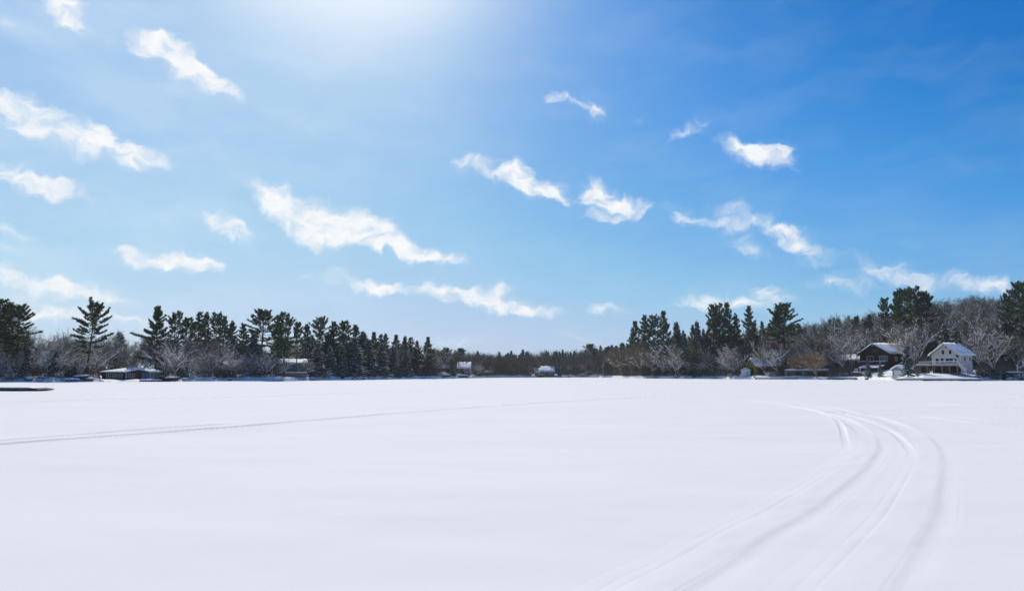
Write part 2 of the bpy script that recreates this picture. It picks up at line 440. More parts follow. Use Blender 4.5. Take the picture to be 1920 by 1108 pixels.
# ------------------------------------------------------------------ frozen lake with snowmobile tracks
def zr(pts, ox=1100, oy=700, k=.42708): return [(ox + x * k, oy + y * k) for x, y in pts]
TRACKS = [   # pixels of the photo turned into points on the lake; groove width m, depth m, fade in/out
 (zr([(180, 1010), (270, 940), (440, 850), (680, 705), (880, 605), (1080, 478), (1200, 372), (1235, 308), (1200, 244), (1100, 192), (980, 162), (830, 132), (600, 109), (450, 96), (300, 90)]), .42, .012, 0, 0),
 (zr([(1110, 1010), (1165, 935), (1290, 780), (1400, 640), (1470, 490), (1500, 365), (1470, 292), (1400, 242), (1290, 200), (1170, 174), (1060, 150), (890, 129), (700, 113), (500, 100)]), .46, .011, 0, 0),
 (zr([(1144, 350), (1134, 290), (1108, 215), (1040, 176), (950, 155), (800, 131)]), .16, .012, 1, 0),
 (zr([(1437, 400), (1420, 340), (1370, 280), (1290, 233), (1180, 193), (1080, 165), (930, 138)]), .16, .012, 1, 0),
 (zr([(1080, 172), (1200, 177), (1400, 183), (1600, 207), (1750, 221), (1990, 234)]), .6, .05, 0, 0),
 (zr([(1300, 170), (1450, 178), (1600, 190), (1760, 208), (1990, 222)]), .5, .04, 1, 0),
 (zr([(850, 98), (1040, 108), (1200, 117), (1450, 129), (1700, 147), (1990, 160)]), .9, .09, 1, 0),
 (zr([(1690, 92), (1780, 96), (1900, 102)]), 1.2, .1, 1, 1),
 ([(-60, 841), (0, 835), (156, 822), (312, 810), (469, 799), (547, 792), (651, 783), (781, 773), (885, 765), (1000, 757), (1140, 748), (1260, 741)], .42, -.08, 0, 0),
 ([(-60, 832), (0, 827), (208, 809), (417, 796), (547, 789)], .4, -.05, 0, 1),
 ([(-30, 756), (0, 755), (156, 750.5), (312, 747), (417, 745), (500, 743), (729, 735), (1000, 729)], 1.1, -.12, 0, 1),
 ([(520, 712 + 9), (640, 719), (760, 717)], 2.5, -.08, 1, 1), ([(940, 720), (1100, 722), (1220, 719)], 3, -.08, 1, 1), ([(480, 738), (760, 731), (900, 727)], 1.6, -.05, 1, 1),
]
pys = np.concatenate([np.arange(1190, 760, -.8), np.arange(760, 715, -.55)])
Yr = np.array([ground_pt(960, p)[1] for p in pys])
Yr = np.concatenate([Yr, np.linspace(Yr[-1] + 6, 470, 40)])
qc = np.linspace(-.84, .84, 1180)
Q, Yg = np.meshgrid(qc, Yr)
X = Q * Yg; Z = np.zeros_like(X)
def cr(pts, n=9):
    P = np.array([pts[0]] + pts + [pts[-1]], float); out = []
    for i in range(1, len(P) - 2):
        for t_ in np.linspace(0, 1, n, endpoint=False):
            a, b_, c, d = P[i - 1], P[i], P[i + 1], P[i + 2]
            out.append(.5 * ((2 * b_) + (-a + c) * t_ + (2 * a - 5 * b_ + 4 * c - d) * t_ ** 2 + (-a + 3 * b_ - 3 * c + d) * t_ ** 3))
    out.append(P[-2]); return np.array(out)
edge = np.minimum(sstep(-.84, -.80, Q), 1 - sstep(.80, .84, Q)) * sstep(Yr[0], Yr[0] * 1.08, Yg)
Z += edge * (.040 * vnoise(X / 7 + 3, Yg / 3.2) + .014 * vnoise(X / 1.9 + Yg / 3, Yg / .9) + .004 * vnoise(X / .4, Yg / .35) + .10 * vnoise(X / 45, Yg / 26) * sstep(20, 60, Yg))
# low wind drifts, long in the across-lake direction
Z += edge * .05 * np.maximum(vnoise(X / 22 + 40, Yg / 4.5 + 7), 0) * sstep(30, 70, Yg)
for pts, wd, dp, fi, fo in TRACKS:
    C = cr(pts); G = np.array([ground_pt(*p) for p in C])
    seg = np.linalg.norm(np.diff(G, axis=0), axis=1); cum = np.concatenate([[0], np.cumsum(seg)]); tot = cum[-1]
    r = wd * 3.2 + .6
    best = np.full(X.shape, 1e9); side = np.zeros(X.shape); along = np.zeros(X.shape)
    for i in range(len(G) - 1):
        a, c = G[i], G[i + 1]; d = c - a; l2 = d @ d
        if l2 < 1e-9: continue
        y0, y1 = sorted((a[1], c[1])); rows = np.where((Yr > y0 - r) & (Yr < y1 + r))[0]
        if not len(rows): continue
        s0, s1 = rows[0], rows[-1] + 1
        ym = Yr[rows]; x0, x1 = min(a[0], c[0]) - r, max(a[0], c[0]) + r
        qlo = min(x0 / ym[0], x0 / ym[-1]); qhi = max(x1 / ym[0], x1 / ym[-1])
        c0, c1 = np.searchsorted(qc, qlo), np.searchsorted(qc, qhi)
        if c1 <= c0: continue
        xs = X[s0:s1, c0:c1]; ys = Yg[s0:s1, c0:c1]
        t_ = np.clip(((xs - a[0]) * d[0] + (ys - a[1]) * d[1]) / l2, 0, 1)
        dx = xs - a[0] - t_ * d[0]; dy = ys - a[1] - t_ * d[1]; dd = np.hypot(dx, dy)
        m_ = dd < best[s0:s1, c0:c1]
        best[s0:s1, c0:c1][m_] = dd[m_]
        side[s0:s1, c0:c1][m_] = np.sign(dx * d[1] - dy * d[0])[m_]
        along[s0:s1, c0:c1][m_] = (cum[i] + t_ * math.sqrt(l2))[m_]
    u = best / (wd * .5)
    # flat-bottomed groove with soft berms; ski line at each side; the tread leaves small cross bars
    g = -(1 - sstep(.55, 1.15, u)) + .38 * np.exp(-((u - 1.5) / .4) ** 2) + .12 * np.exp(-((u - 2.4) / .5) ** 2)
    if wd < .5: g = g * (1 + .5 * vnoise(along / .9, u * 1.3)) + .22 * vnoise(along * 3, u * 1.5) * (u < 1.6) * (Yg < 14)
    fade = np.ones_like(g)
    if fi: fade *= sstep(0, tot * .25, along)
    if fo: fade *= 1 - sstep(tot * .7, tot, along)
    fade *= .85 + (.6 if wd < .5 else .25) * vnoise(along / 5.0, along * 0 + wd * 17)
    g = np.where(best < r, g, 0)
    if wd in (.42, .46) and dp > 0:         # packed tread left standing a little proud: soft on the left, a crisp step on the right
        w_r = 1 - sstep(.75, 1.25, u); w_l = 1 - sstep(.2, 2.6, u)
        g_old = g; far_ = sstep(15, 24, Yg)
        g = np.where(side > 0, w_r - .45 * np.exp(-((u - 1.55) / .4) ** 2), w_l) * (1 + .45 * vnoise(along / .8, u * 1.3)) + .25 * vnoise(along * 3, u * 1.5) * (u < 1.6) * (Yg < 14)
        g = .8 * g * (1 - far_) + 1.3 * g_old * far_
    if dp < .02 and dp > 0:                 # ski lines and older, half blown-in ruts beside the tread
        for off_, am in ((.85, .25), (1.35, .16), (2.1, .12)):
            g = g - am * np.exp(-((side * u - off_) / .09) ** 2) * (.6 + 1.2 * vnoise(along / 2.3, along * 0 + off_)) - am * .8 * np.exp(-((side * u + off_ * 1.1) / .10) ** 2) * (.6 + 1.2 * vnoise(along / 3.1, along * 0 + off_ + 4))
        g = g * (1 + np.clip(Yg - 12, 0, 60) / 14)
        g = np.where(best < r, g, 0)
    Z += np.clip(abs(dp), 0, .2) * g * fade * edge
V = np.stack([X, Yg, Z], -1).reshape(-1, 3)
nr, nc = Q.shape
idx = np.arange(nr * nc).reshape(nr, nc)
quads = np.stack([idx[:-1, :-1], idx[:-1, 1:], idx[1:, 1:], idx[1:, :-1]], -1).reshape(-1, 4)
n0 = len(V); y0, y1 = Yr[0], Yr[-1]; a, c, d, e = idx[0, 0], idx[0, -1], idx[-1, 0], idx[-1, -1]
V = np.concatenate([V, [(-1500, y0, 0), (-1500, y1, 0), (1500, y0, 0), (1500, y1, 0), (-1500, -900, 0), (1500, -900, 0)]])
ex = [(n0, a, d, n0 + 1), (c, n0 + 2, n0 + 3, e), (n0 + 4, n0 + 5, n0 + 2, n0)]
quads = np.concatenate([quads, np.array(ex)])
tag(mk("frozen_lake", V, quads, mats=[m_snow], smooth=True), kind='structure')
del V, quads, X, Yg, Z, Q

# ------------------------------------------------------------------ tree builders
def tube_mesh(P0, P1, R0, R1, n):
    """many n-sided tapered tubes as one array of vertices and quads"""
    P0 = np.asarray(P0, float); P1 = np.asarray(P1, float); R0 = np.asarray(R0, float)[:, None]; R1 = np.asarray(R1, float)[:, None]
    D = P1 - P0; D /= np.maximum(np.linalg.norm(D, axis=1, keepdims=True), 1e-9)
    ref = np.where(np.abs(D[:, 2:3]) > .9, np.array([[1., 0, 0]]), np.array([[0, 0, 1.]]))
    U = np.cross(ref, D); U /= np.linalg.norm(U, axis=1, keepdims=True); Wv = np.cross(D, U)
    K = len(P0); V = np.zeros((K, 2 * n, 3))
    for i in range(n):
        a_ = 2 * PI * (i + .25) / n; o = U * math.cos(a_) + Wv * math.sin(a_)
        V[:, i] = P0 + o * R0; V[:, n + i] = P1 + o * R1
    b_ = np.arange(K)[:, None] * 2 * n
    Fq = np.stack([np.stack([b_[:, 0] + i, b_[:, 0] + (i + 1) % n, b_[:, 0] + n + (i + 1) % n, b_[:, 0] + n + i], -1) for i in range(n)], 1).reshape(-1, 4)
    return V.reshape(-1, 3), Fq
class Geo:
    def __init__(s): s.V = []; s.Q = []; s.T = []; s.qm = []; s.tm = []; s.n = 0
    def add(s, V, quads=None, tris=None, m=0):
        s.V.append(V)
        if quads is not None and len(quads): s.Q.append(quads + s.n); s.qm.append(np.full(len(quads), m))
        if tris is not None and len(tris): s.T.append(tris + s.n); s.tm.append(np.full(len(tris), m))
        s.n += len(V)
    def tubes(s, segs, n, m):
        if not segs: return
        a = np.array(segs, float)
        V, Fq = tube_mesh(a[:, 0:3], a[:, 3:6], a[:, 6], a[:, 7], n); s.add(V, quads=Fq, m=m)
    def mesh(s, name, mats, parent=None):
        c = lambda x, w: np.concatenate(x) if x else None
        return mk(name, np.concatenate(s.V), c(s.Q, 4), c(s.T, 3), mats, c(s.qm, 1), c(s.tm, 1), parent=parent)
def blades(rng, C, D, n, ln, wd, spread, up=0.3):
    """needle sprays: n narrow blades from every centre C, along D with scatter"""
    K = len(C); C = np.repeat(C, n, 0); D = np.repeat(D, n, 0)
    v = D + rng.normal(0, spread, (K * n, 3)); v[:, 2] += up; v /= np.linalg.norm(v, axis=1, keepdims=True)
    l_ = ln * rng.uniform(.6, 1.25, (K * n, 1)); w = np.cross(v, rng.normal(0, 1, (K * n, 3))); w /= np.maximum(np.linalg.norm(w, axis=1, keepdims=True), 1e-6)
    b0 = C + rng.normal(0, .06, (K * n, 3)) - v * .1
    mid = b0 + v * l_ * .55
    V = np.stack([b0, mid + w * wd, b0 + v * l_, mid - w * wd], 1).reshape(-1, 3)
    return V, np.arange(K * n * 4).reshape(-1, 4)
def lumps(rng, C, D, ln, wd, th):
    """snow pillows: flattened eight-sided lumps"""
    K = len(C); C = np.asarray(C, float); D = np.asarray(D, float).copy(); D /= np.linalg.norm(D, axis=1, keepdims=True)
    Sd = np.cross(D, [0, 0, 1.]); Sd /= np.maximum(np.linalg.norm(Sd, axis=1, keepdims=True), 1e-6); Up = np.cross(Sd, D)
    ln = np.asarray(ln)[:, None]; wd = np.asarray(wd)[:, None]; th = np.asarray(th)[:, None]
    pts = []
    for a_ in range(6):
        an = a_ * PI / 3; r_ = rng.uniform(.7, 1.2, (K, 1))
        pts.append(C + D * ln * math.cos(an) * r_ * .5 + Sd * wd * math.sin(an) * r_ * .5)
    pts.append(C + Up * th + D * ln * rng.uniform(-.1, .1, (K, 1))); pts.append(C - Up * th * .25)
    V = np.stack(pts, 1).reshape(-1, 3); b_ = (np.arange(K) * 8)[:, None]
    t_ = []
    for i in range(6):
        j = (i + 1) % 6
        t_.append(np.stack([b_[:, 0] + i, b_[:, 0] + j, b_[:, 0] + 6], -1)); t_.append(np.stack([b_[:, 0] + j, b_[:, 0] + i, b_[:, 0] + 7], -1))
    return V, np.concatenate(t_)

def conifer(name, seed, style, H=20.0, base=.3, Rd=3.6, dens=1.0, snow=.35, arms=(), lean=0.0, top='point', gaps=0.0):
    """one coniferous tree as Empty > trunk, crown"""
    rng = np.random.RandomState(seed)
    root = empty(name)
    # trunk
    ph1, ph2 = rng.uniform(0, 6, 2)
    def axis(z): return np.array([lean * (z / H) ** 1.5 * H * .1 + .12 * math.sin(z * .35 + ph1), .12 * math.sin(z * .3 + ph2), z])
    tr = Geo(); zs = np.linspace(0, H * .985, 14); rad = lambda z: .016 * H * (1 - z / H) ** .85 + .02
    tr.tubes([(*axis(zs[i]), *axis(zs[i + 1]), rad(zs[i]), rad(zs[i + 1])) for i in range(13)], 7, 0)
    segs = []; TC = []; TD = []; SC = []; SDv = []; SL = []; SW = []; ST = []
    def limb(z, az_, ln, elv, curl):
        p = axis(z); d0 = np.array([math.cos(az_), math.sin(az_), 0.0]); pts = [p]; n = 5
        for k in range(n):
            e = elv + curl * ((k + .5) / n); e += rng.normal(0, .06)
            d = d0 * math.cos(e) + np.array([0, 0, math.sin(e)]); p = p + d * ln / n; pts.append(p)
        r0 = .012 * ln + .025
        for k in range(n):
            segs.append((*pts[k], *pts[k + 1], r0 * (1 - k / n) + .01, r0 * (1 - (k + 1) / n) + .01))
        side = np.array([-d0[1], d0[0], 0])
        if style == 'pine':
            nt_ = max(3, int(ln * 7.2 * dens))
            for _ in range(nt_):
                u = rng.uniform(.28, 1.0) ** .8; k = min(n - 1, int(u * n)); f_ = u * n - k
                c = pts[k] * (1 - f_) + pts[k + 1] * f_
                off = rng.normal(0, .15 * ln * (1.15 - u) + .08)
                c = c + side * off + np.array([0, 0, rng.normal(.04, .06) + abs(off) * .12])
                TC.append(c); TD.append((pts[k + 1] - pts[k]) / (ln / n) * .9 + side * np.sign(off) * .5)
        else:
            nt_ = max(3, int(ln * 7 * dens))
            for _ in range(nt_):
                u = rng.uniform(.08, 1.0); k = min(n - 1, int(u * n)); f_ = u * n - k
                c = pts[k] * (1 - f_) + pts[k + 1] * f_
                off = rng.normal(0, .17 * ln * (1.1 - u) + .06)
                c = c + side * off - np.array([0, 0, abs(off) * .3])
                TC.append(c); TD.append((pts[k + 1] - pts[k]) / (ln / n) + side * np.sign(off) * .8)
        pr = snow * 2.3 * (1.2 - .75 * z / H)
        for k in (list(range(1, n)) * (1 if style == 'pine' else 2)):
            if rng.rand() < pr:
                c = (pts[k] + pts[k + 1]) / 2 + np.array([0, 0, .30 if style == 'pine' else .20]) + side * rng.normal(0, .12 * ln * (1.1 - k / n))
                SC.append(c); SDv.append(pts[k + 1] - pts[k]); SL.append(ln / n * rng.uniform(.6, 1.4)); SW.append(rng.uniform(.28, .70) + .08 * ln); ST.append(rng.uniform(.06, .17))
    z = base * H; dz0 = .047 * H if style == 'pine' else .030 * H
    while z < H * (.985 if style == 'pine' else .95):
        t_ = (z - base * H) / (H * (1 - base))
        if style == 'pine':
            if top == 'flat': env = (.55 + .5 * math.sin(min(1, t_ * 1.15) * PI * .85)) * (1 - .35 * t_ ** 4)
            elif top == 'wide': env = .45 + .75 * math.sin(PI * min(1, .18 + t_ * .9) ) if t_ < .86 else .55
            else: env = (1 - t_) ** .75 * 1.05 + .12
            nb = rng.randint(5, 7)
            e0 = -.10 + .85 * t_ ** 1.3; cu = .45
        else:
            env = (1 - t_) ** .85 + .05; nb = rng.randint(6, 9); e0 = -.32 + .75 * t_ ** 1.5; cu = -.10 + .35 * (1 - t_) * .6
        a0_ = rng.uniform(0, 6.28)
        for i in range(nb):
            if rng.rand() < gaps * (1 - t_ * .6): continue
            ln = Rd * env * rng.uniform(.55, 1.25) * (1.0 if rng.rand() > .15 else .45)
            limb(z + rng.uniform(-.3, .3) * dz0, a0_ + i * 6.283 / nb + rng.normal(0, .25), max(ln, .35 if style == 'pine' else .12), e0 + rng.normal(0, .10), cu)
        z += dz0 * rng.uniform(.75, 1.25) * (1.15 - .45 * t_)
    for (tz_, az_, ln) in arms: limb(tz_ * H, az_, ln, .05, .35)
    if base > .2:                                   # dead snags under the crown
        for _ in range(7):
            zz = rng.uniform(.4, 1.0) * base * H; az_ = rng.uniform(0, 6.28); p = axis(zz); l_ = rng.uniform(.3, 1.6)
            tr.tubes([(*p, *(p + np.array([math.cos(az_) * l_, math.sin(az_) * l_, -.15 * l_])), .035, .01)], 4, 0)
    trunk = tr.mesh("trunk", [m_pinebark], root)
    g = Geo(); g.tubes(segs, 4, 1)
    TCa = np.array(TC); TDa = np.array(TD)
    if style == 'pine':
        V, q_ = blades(rng, TCa, TDa, 16, .60, .046, .48, .42); g.add(V, quads=q_, m=0)
    else:
        V, q_ = blades(rng, TCa, TDa, 9, .55, .055, .42, -.10); g.add(V, quads=q_, m=0)
    # leader
    V, q_ = blades(rng, np.array([axis(H * f_) for f_ in (.93, .95, .965, .98)]), np.tile([[0, 0, 1.]], (4, 1)), 16 if style == 'pine' else 7, .6 if style == 'pine' else .5, .05 if style == 'pine' else .035, .4 if style == 'pine' else .16, .5); g.add(V, quads=q_, m=0)
    if SC:
        V, t_ = lumps(rng, SC, SDv, SL, SW, ST); g.add(V, tris=t_, m=2)
    g.mesh("crown", [m_pine if style == 'pine' else m_spruce, m_pinebark, m_clump], root)
    root['H'] = H
    return root

def bare_tree(name, seed, H=12.0, mats=None, spread=.62, stems=1, fine=1.0, snowy=.5, leaf=0, droop=0.0, trunkh=.22):
    rng = np.random.RandomState(seed)
    root = empty(name)
    tr = Geo(); big = []; fine_s = []; snow_s = []; LC = []
    def grow(p, d, ln, r, lvl):
        n = 4 if lvl <= 1 else 3
        pts = [p]; dirs = []
        for k in range(n):
            d = d + rng.normal(0, .13 + .05 * lvl, 3) + np.array([0, 0, .07 - droop * (lvl >= 2)]); d = d / np.linalg.norm(d)
            p = p + d * ln / n; pts.append(p); dirs.append(d)
        for k in range(n):
            ra, rb = r * (1 - .55 * k / n), r * (1 - .55 * (k + 1) / n)
            if lvl == 0: trunk_s.append((*pts[k], *pts[k + 1], ra, rb))
            elif lvl <= 2: big.append((*pts[k], *pts[k + 1], ra, rb))
            else: fine_s.append((*pts[k], *pts[k + 1], max(ra, .013), max(rb, .011)))
            if 1 <= lvl <= 3 and abs(dirs[k][2]) < .88 and rng.rand() < snowy * (1.1 if lvl < 3 else .75):
                o = np.array([0, 0, ra * .8 + .015]); w_ = ra * .85 + .048
                snow_s.append((*(pts[k] + o), *(pts[k + 1] + o), w_, w_ * .9))
        if lvl >= 4:
            if leaf: LC.extend(pts[1:])
            return
        nch = [0, 7, 6, 8][lvl] if lvl else rng.randint(4, 6)
        a_first = rng.uniform(0, 6.28)
        if lvl: nch = max(2, int(round(nch * fine * rng.uniform(.75, 1.25))))
        for i in range(nch):
            u = rng.uniform(.72, 1) if lvl == 0 else rng.uniform(.18, 1.0); k = min(n - 1, int(u * n)); f_ = u * n - k
            c = pts[k] * (1 - f_) + pts[k + 1] * f_
            perp = np.cross(dirs[k], rng.normal(0, 1, 3)); perp /= np.linalg.norm(perp)
            if lvl == 0:
                an = a_first + i * 6.283 / nch + rng.normal(0, .2); perp = np.array([math.cos(an), math.sin(an), 0.0])
            sp = spread * rng.uniform(.55, 1.2) * (.95 if lvl == 0 else 1.15)
            nd = dirs[k] * math.cos(sp) + perp * math.sin(sp)
            if lvl <= 2: nd[2] = abs(nd[2]) * .7 + .28
            l_ = (H * (.62 - trunkh * .3) * rng.uniform(.75, 1.1) if lvl == 0 else ln * rng.uniform(.38, .62) * (1.2 - .4 * u))
            grow(c, nd / np.linalg.norm(nd), l_, r * (.52 if lvl == 0 else .48), lvl + 1)
        if lvl: grow(pts[-1], dirs[-1], ln * .45, r * .42, lvl + 1)
    trunk_s = []
    for s_ in range(stems):
        off = np.zeros(3)
        d = np.array([rng.normal(0, .07 if stems == 1 else .3), rng.normal(0, .07 if stems == 1 else .3), 1.0]); d /= np.linalg.norm(d)
        grow(off - np.array([0, 0, .2]), d, H * trunkh, H * .0135 / math.sqrt(stems) + .01, 0)
    bark, tw = mats or (m_bark, m_twig)
    tr.tubes(trunk_s, 7, 0); tr.mesh("trunk", [bark], root)
    g = Geo(); g.tubes(big, 5, 0); g.tubes(fine_s, 3, 1); g.tubes(snow_s, 4, 2)
    if leaf:
        C = np.array(LC); C = np.repeat(C, leaf, 0) + rng.normal(0, .18, (len(C) * leaf, 3)); D = rng.normal(0, 1, C.shape)
        V, q_ = blades(rng, C, D, 1, .22, .07, .3, -.3); g.add(V, quads=q_, m=3)
    o = g.mesh("crown", [bark, tw, m_clump] + ([m_brownleaf] if leaf else []), root)
    zmax = max(v[:, 2].max() for v in g.V)
    root['H'] = float(zmax)
    return root

def shrub(name, seed, H=2.0, mats=None, green=False):
    rng = np.random.RandomState(seed); root = empty(name)
    g = Geo(); st = []; sn = []; C = []; D = []
    for _ in range(46):
        p = np.clip(np.array([rng.normal(0, .24 * H), rng.normal(0, .18 * H), 0]), -.5 * H, .5 * H); d = np.array([p[0] * .5 / H, p[1] * .5 / H, 1]) + rng.normal(0, .28, 3); d[2] = abs(d[2]); d /= np.linalg.norm(d)
        l_ = H * rng.uniform(.45, 1.0) / 4; r_ = .022
        for k in range(4):
            q_ = p + d * l_; st.append((*p, *q_, r_, r_ * .8))
            for _ in range(3):
                dd = d + rng.normal(0, .6, 3); dd /= np.linalg.norm(dd); e_ = q_ + dd * l_ * rng.uniform(.5, 1.1); st.append((*q_, *e_, r_ * .6, .008))
                if green: C.append(e_); D.append(dd)
                if rng.rand() < .10: sn.append(((q_ + e_) / 2 + [0, 0, .05], dd))
            p = q_; r_ *= .75; d = d + rng.normal(0, .22, 3); d /= np.linalg.norm(d)
    g.tubes(st, 3, 0)
    if green:
        V, q_ = blades(rng, np.array(C), np.array(D), 5, .3, .05, .6, .1); g.add(V, quads=q_, m=2)
    V, t_ = lumps(rng, [a for a, _ in sn], [b_ + np.array([.01, 0, 0]) for _, b_ in sn], rng.uniform(.2, .7, len(sn)), rng.uniform(.15, .4, len(sn)), rng.uniform(.05, .16, len(sn))); g.add(V, tris=t_, m=1)
    bx = g.mesh("branches", [m_twig if not mats else mats, m_clump, m_spruce], root)
    root['H'] = H
    return root

PROTO = {}
_used = set()
def place(kind, X, Y, Z, H, wf=1.0, rz=None, label=None, cat=None, group=None, lean=0.0):
    """put a tree: the first use moves the prototype itself, later ones copy it and its parts"""
    p = PROTO[kind]
    if kind in _used:
        r = p.copy(); COL.objects.link(r)
        for ch in PARTS[kind]:
            c = ch.copy(); c.parent = r; COL.objects.link(c)
    else:
        r = p; _used.add(kind)
    k = H / p['H']
    r.location = (X, Y, Z); r.scale = (k * wf, k * wf, k); r.rotation_euler = (lean * .5, lean, RNG.uniform(0, 6.28) if rz is None else rz)
    tag(r, label, cat, group)
    for key in ('group', 'kind'):
        if key == 'group' and not group and key in r: del r[key]
    return r
RNG = random.Random(11)
T0 = __import__('time').time()
PROTO['pine_a'] = conifer('pine_tree', 1, 'pine', base=.30, Rd=3.6, snow=.22)
PROTO['pine_b'] = conifer('pine_tree', 2, 'pine', base=.38, Rd=4.2, snow=.20, top='flat', gaps=.12)
PROTO['pine_c'] = conifer('pine_tree', 3, 'pine', base=.22, Rd=3.2, snow=.32, dens=1.2)
PROTO['pine_d'] = conifer('pine_tree', 4, 'pine', base=.45, Rd=3.9, snow=.18, top='wide', gaps=.18)
PROTO['pine_e'] = conifer('pine_tree', 15, 'pine', base=.12, Rd=3.9, snow=.25, dens=1.15)
PROTO['hero'] = conifer('pine_tree', 23, 'pine', base=.34, Rd=5.0, snow=.14, top='flat', gaps=.30, dens=1.15, arms=((.73, PI, 6.6), (.71, PI * .95, 5.4), (.52, .1, 6.2), (.45, PI, 4.6), (.47, -.2, 5.0)), lean=.55)
PROTO['armed'] = conifer('pine_tree', 8, 'pine', base=.25, Rd=4.0, snow=.15, dens=1.3, arms=((.55, PI, 7.6), (.53, PI * 1.04, 6.2), (.60, PI * .9, 4.8)))
PROTO['spruce_a'] = conifer('spruce_tree', 5, 'spruce', H=14, base=.06, Rd=3.2, snow=.62)
PROTO['spruce_b'] = conifer('spruce_tree', 6, 'spruce', H=14, base=.05, Rd=2.5, snow=.75, dens=1.1)
PROTO['spruce_c'] = conifer('spruce_tree', 7, 'spruce', H=14, base=.10, Rd=3.6, snow=.70, gaps=.1)
PROTO['bare_a'] = bare_tree('bare_tree', 31, 12)
PROTO['bare_b'] = bare_tree('bare_tree', 32, 12, spread=.75, trunkh=.16)
PROTO['bare_c'] = bare_tree('bare_tree', 33, 12, spread=.5, stems=2, fine=.9)
PROTO['bare_d'] = bare_tree('bare_tree', 34, 12, spread=.85, snowy=.8, trunkh=.2)
PROTO['dry_a'] = bare_tree('bare_tree', 35, 12, mats=(m_bark, m_twig_dry), snowy=.06, spread=.5, fine=1.1)
PROTO['dry_b'] = bare_tree('bare_tree', 36, 12, mats=(m_bark, m_twig_dry), snowy=.12, spread=.62, fine=1.1)
PROTO['gold'] = bare_tree('willow_tree', 37, 12, mats=(m_bark, m_twig_gold), snowy=.22, spread=.6, fine=1.3, stems=3, trunkh=.12)
PROTO['brown'] = bare_tree('oak_tree', 38, 12, snowy=.25, leaf=3, spread=.7)
PROTO['shrub_a'] = shrub('shrub', 41); PROTO['shrub_b'] = shrub('shrub', 42, mats=m_brush); PROTO['shrub_c'] = shrub('evergreen_shrub', 43, green=True)
PARTS = {k: list(p.children) for k, p in PROTO.items()}
print("protos", round(__import__('time').time() - T0, 1), {k: sum(len(c.data.polygons) for c in v) for k, v in PARTS.items()})

# ------------------------------------------------------------------ conifers one can tell apart
def houses_clear(px, s_):                 # nothing grows through or right in front of a house
    for a, b, s0, s1 in ((188, 302, -1, 22), (854, 890, -1, 16), (996, 1046, -1, 20), (1600, 1716, -1, 44), (1724, 1832, -1, 30), (1386, 1442, -1, 18),
                         (1474, 1548, -1, 12), (1590, 1626, -1, 9), (1556, 1632, 34, 52), (1505, 1552, 44, 62), (416, 506, 13, 30), (520, 572, 3, 23), (398, 438, 34, 50)):
        if a < px < b and s0 < s_ < s1: return False
    return True
def conifer_at(kind, px, ytop, s, wf=1.0, label=None, group=None, rz=None, cat='tree', ybase=None):
    X, Y, Z = spot(px, s)
    if ybase is not None: Z = z_at(ybase, Y)
    H = z_at(ytop, Y) - Z
    if H < 1: return None
    if kind[:4] in ('pine', 'hero', 'arme'): wf *= 1.55 if label and 'distant' not in label else 1.2
    if kind[:4] == 'hero': wf *= .95
    return place(kind, X, Y, Z, H, wf, rz, label, cat, group)
GL = 'pines above the left shore'
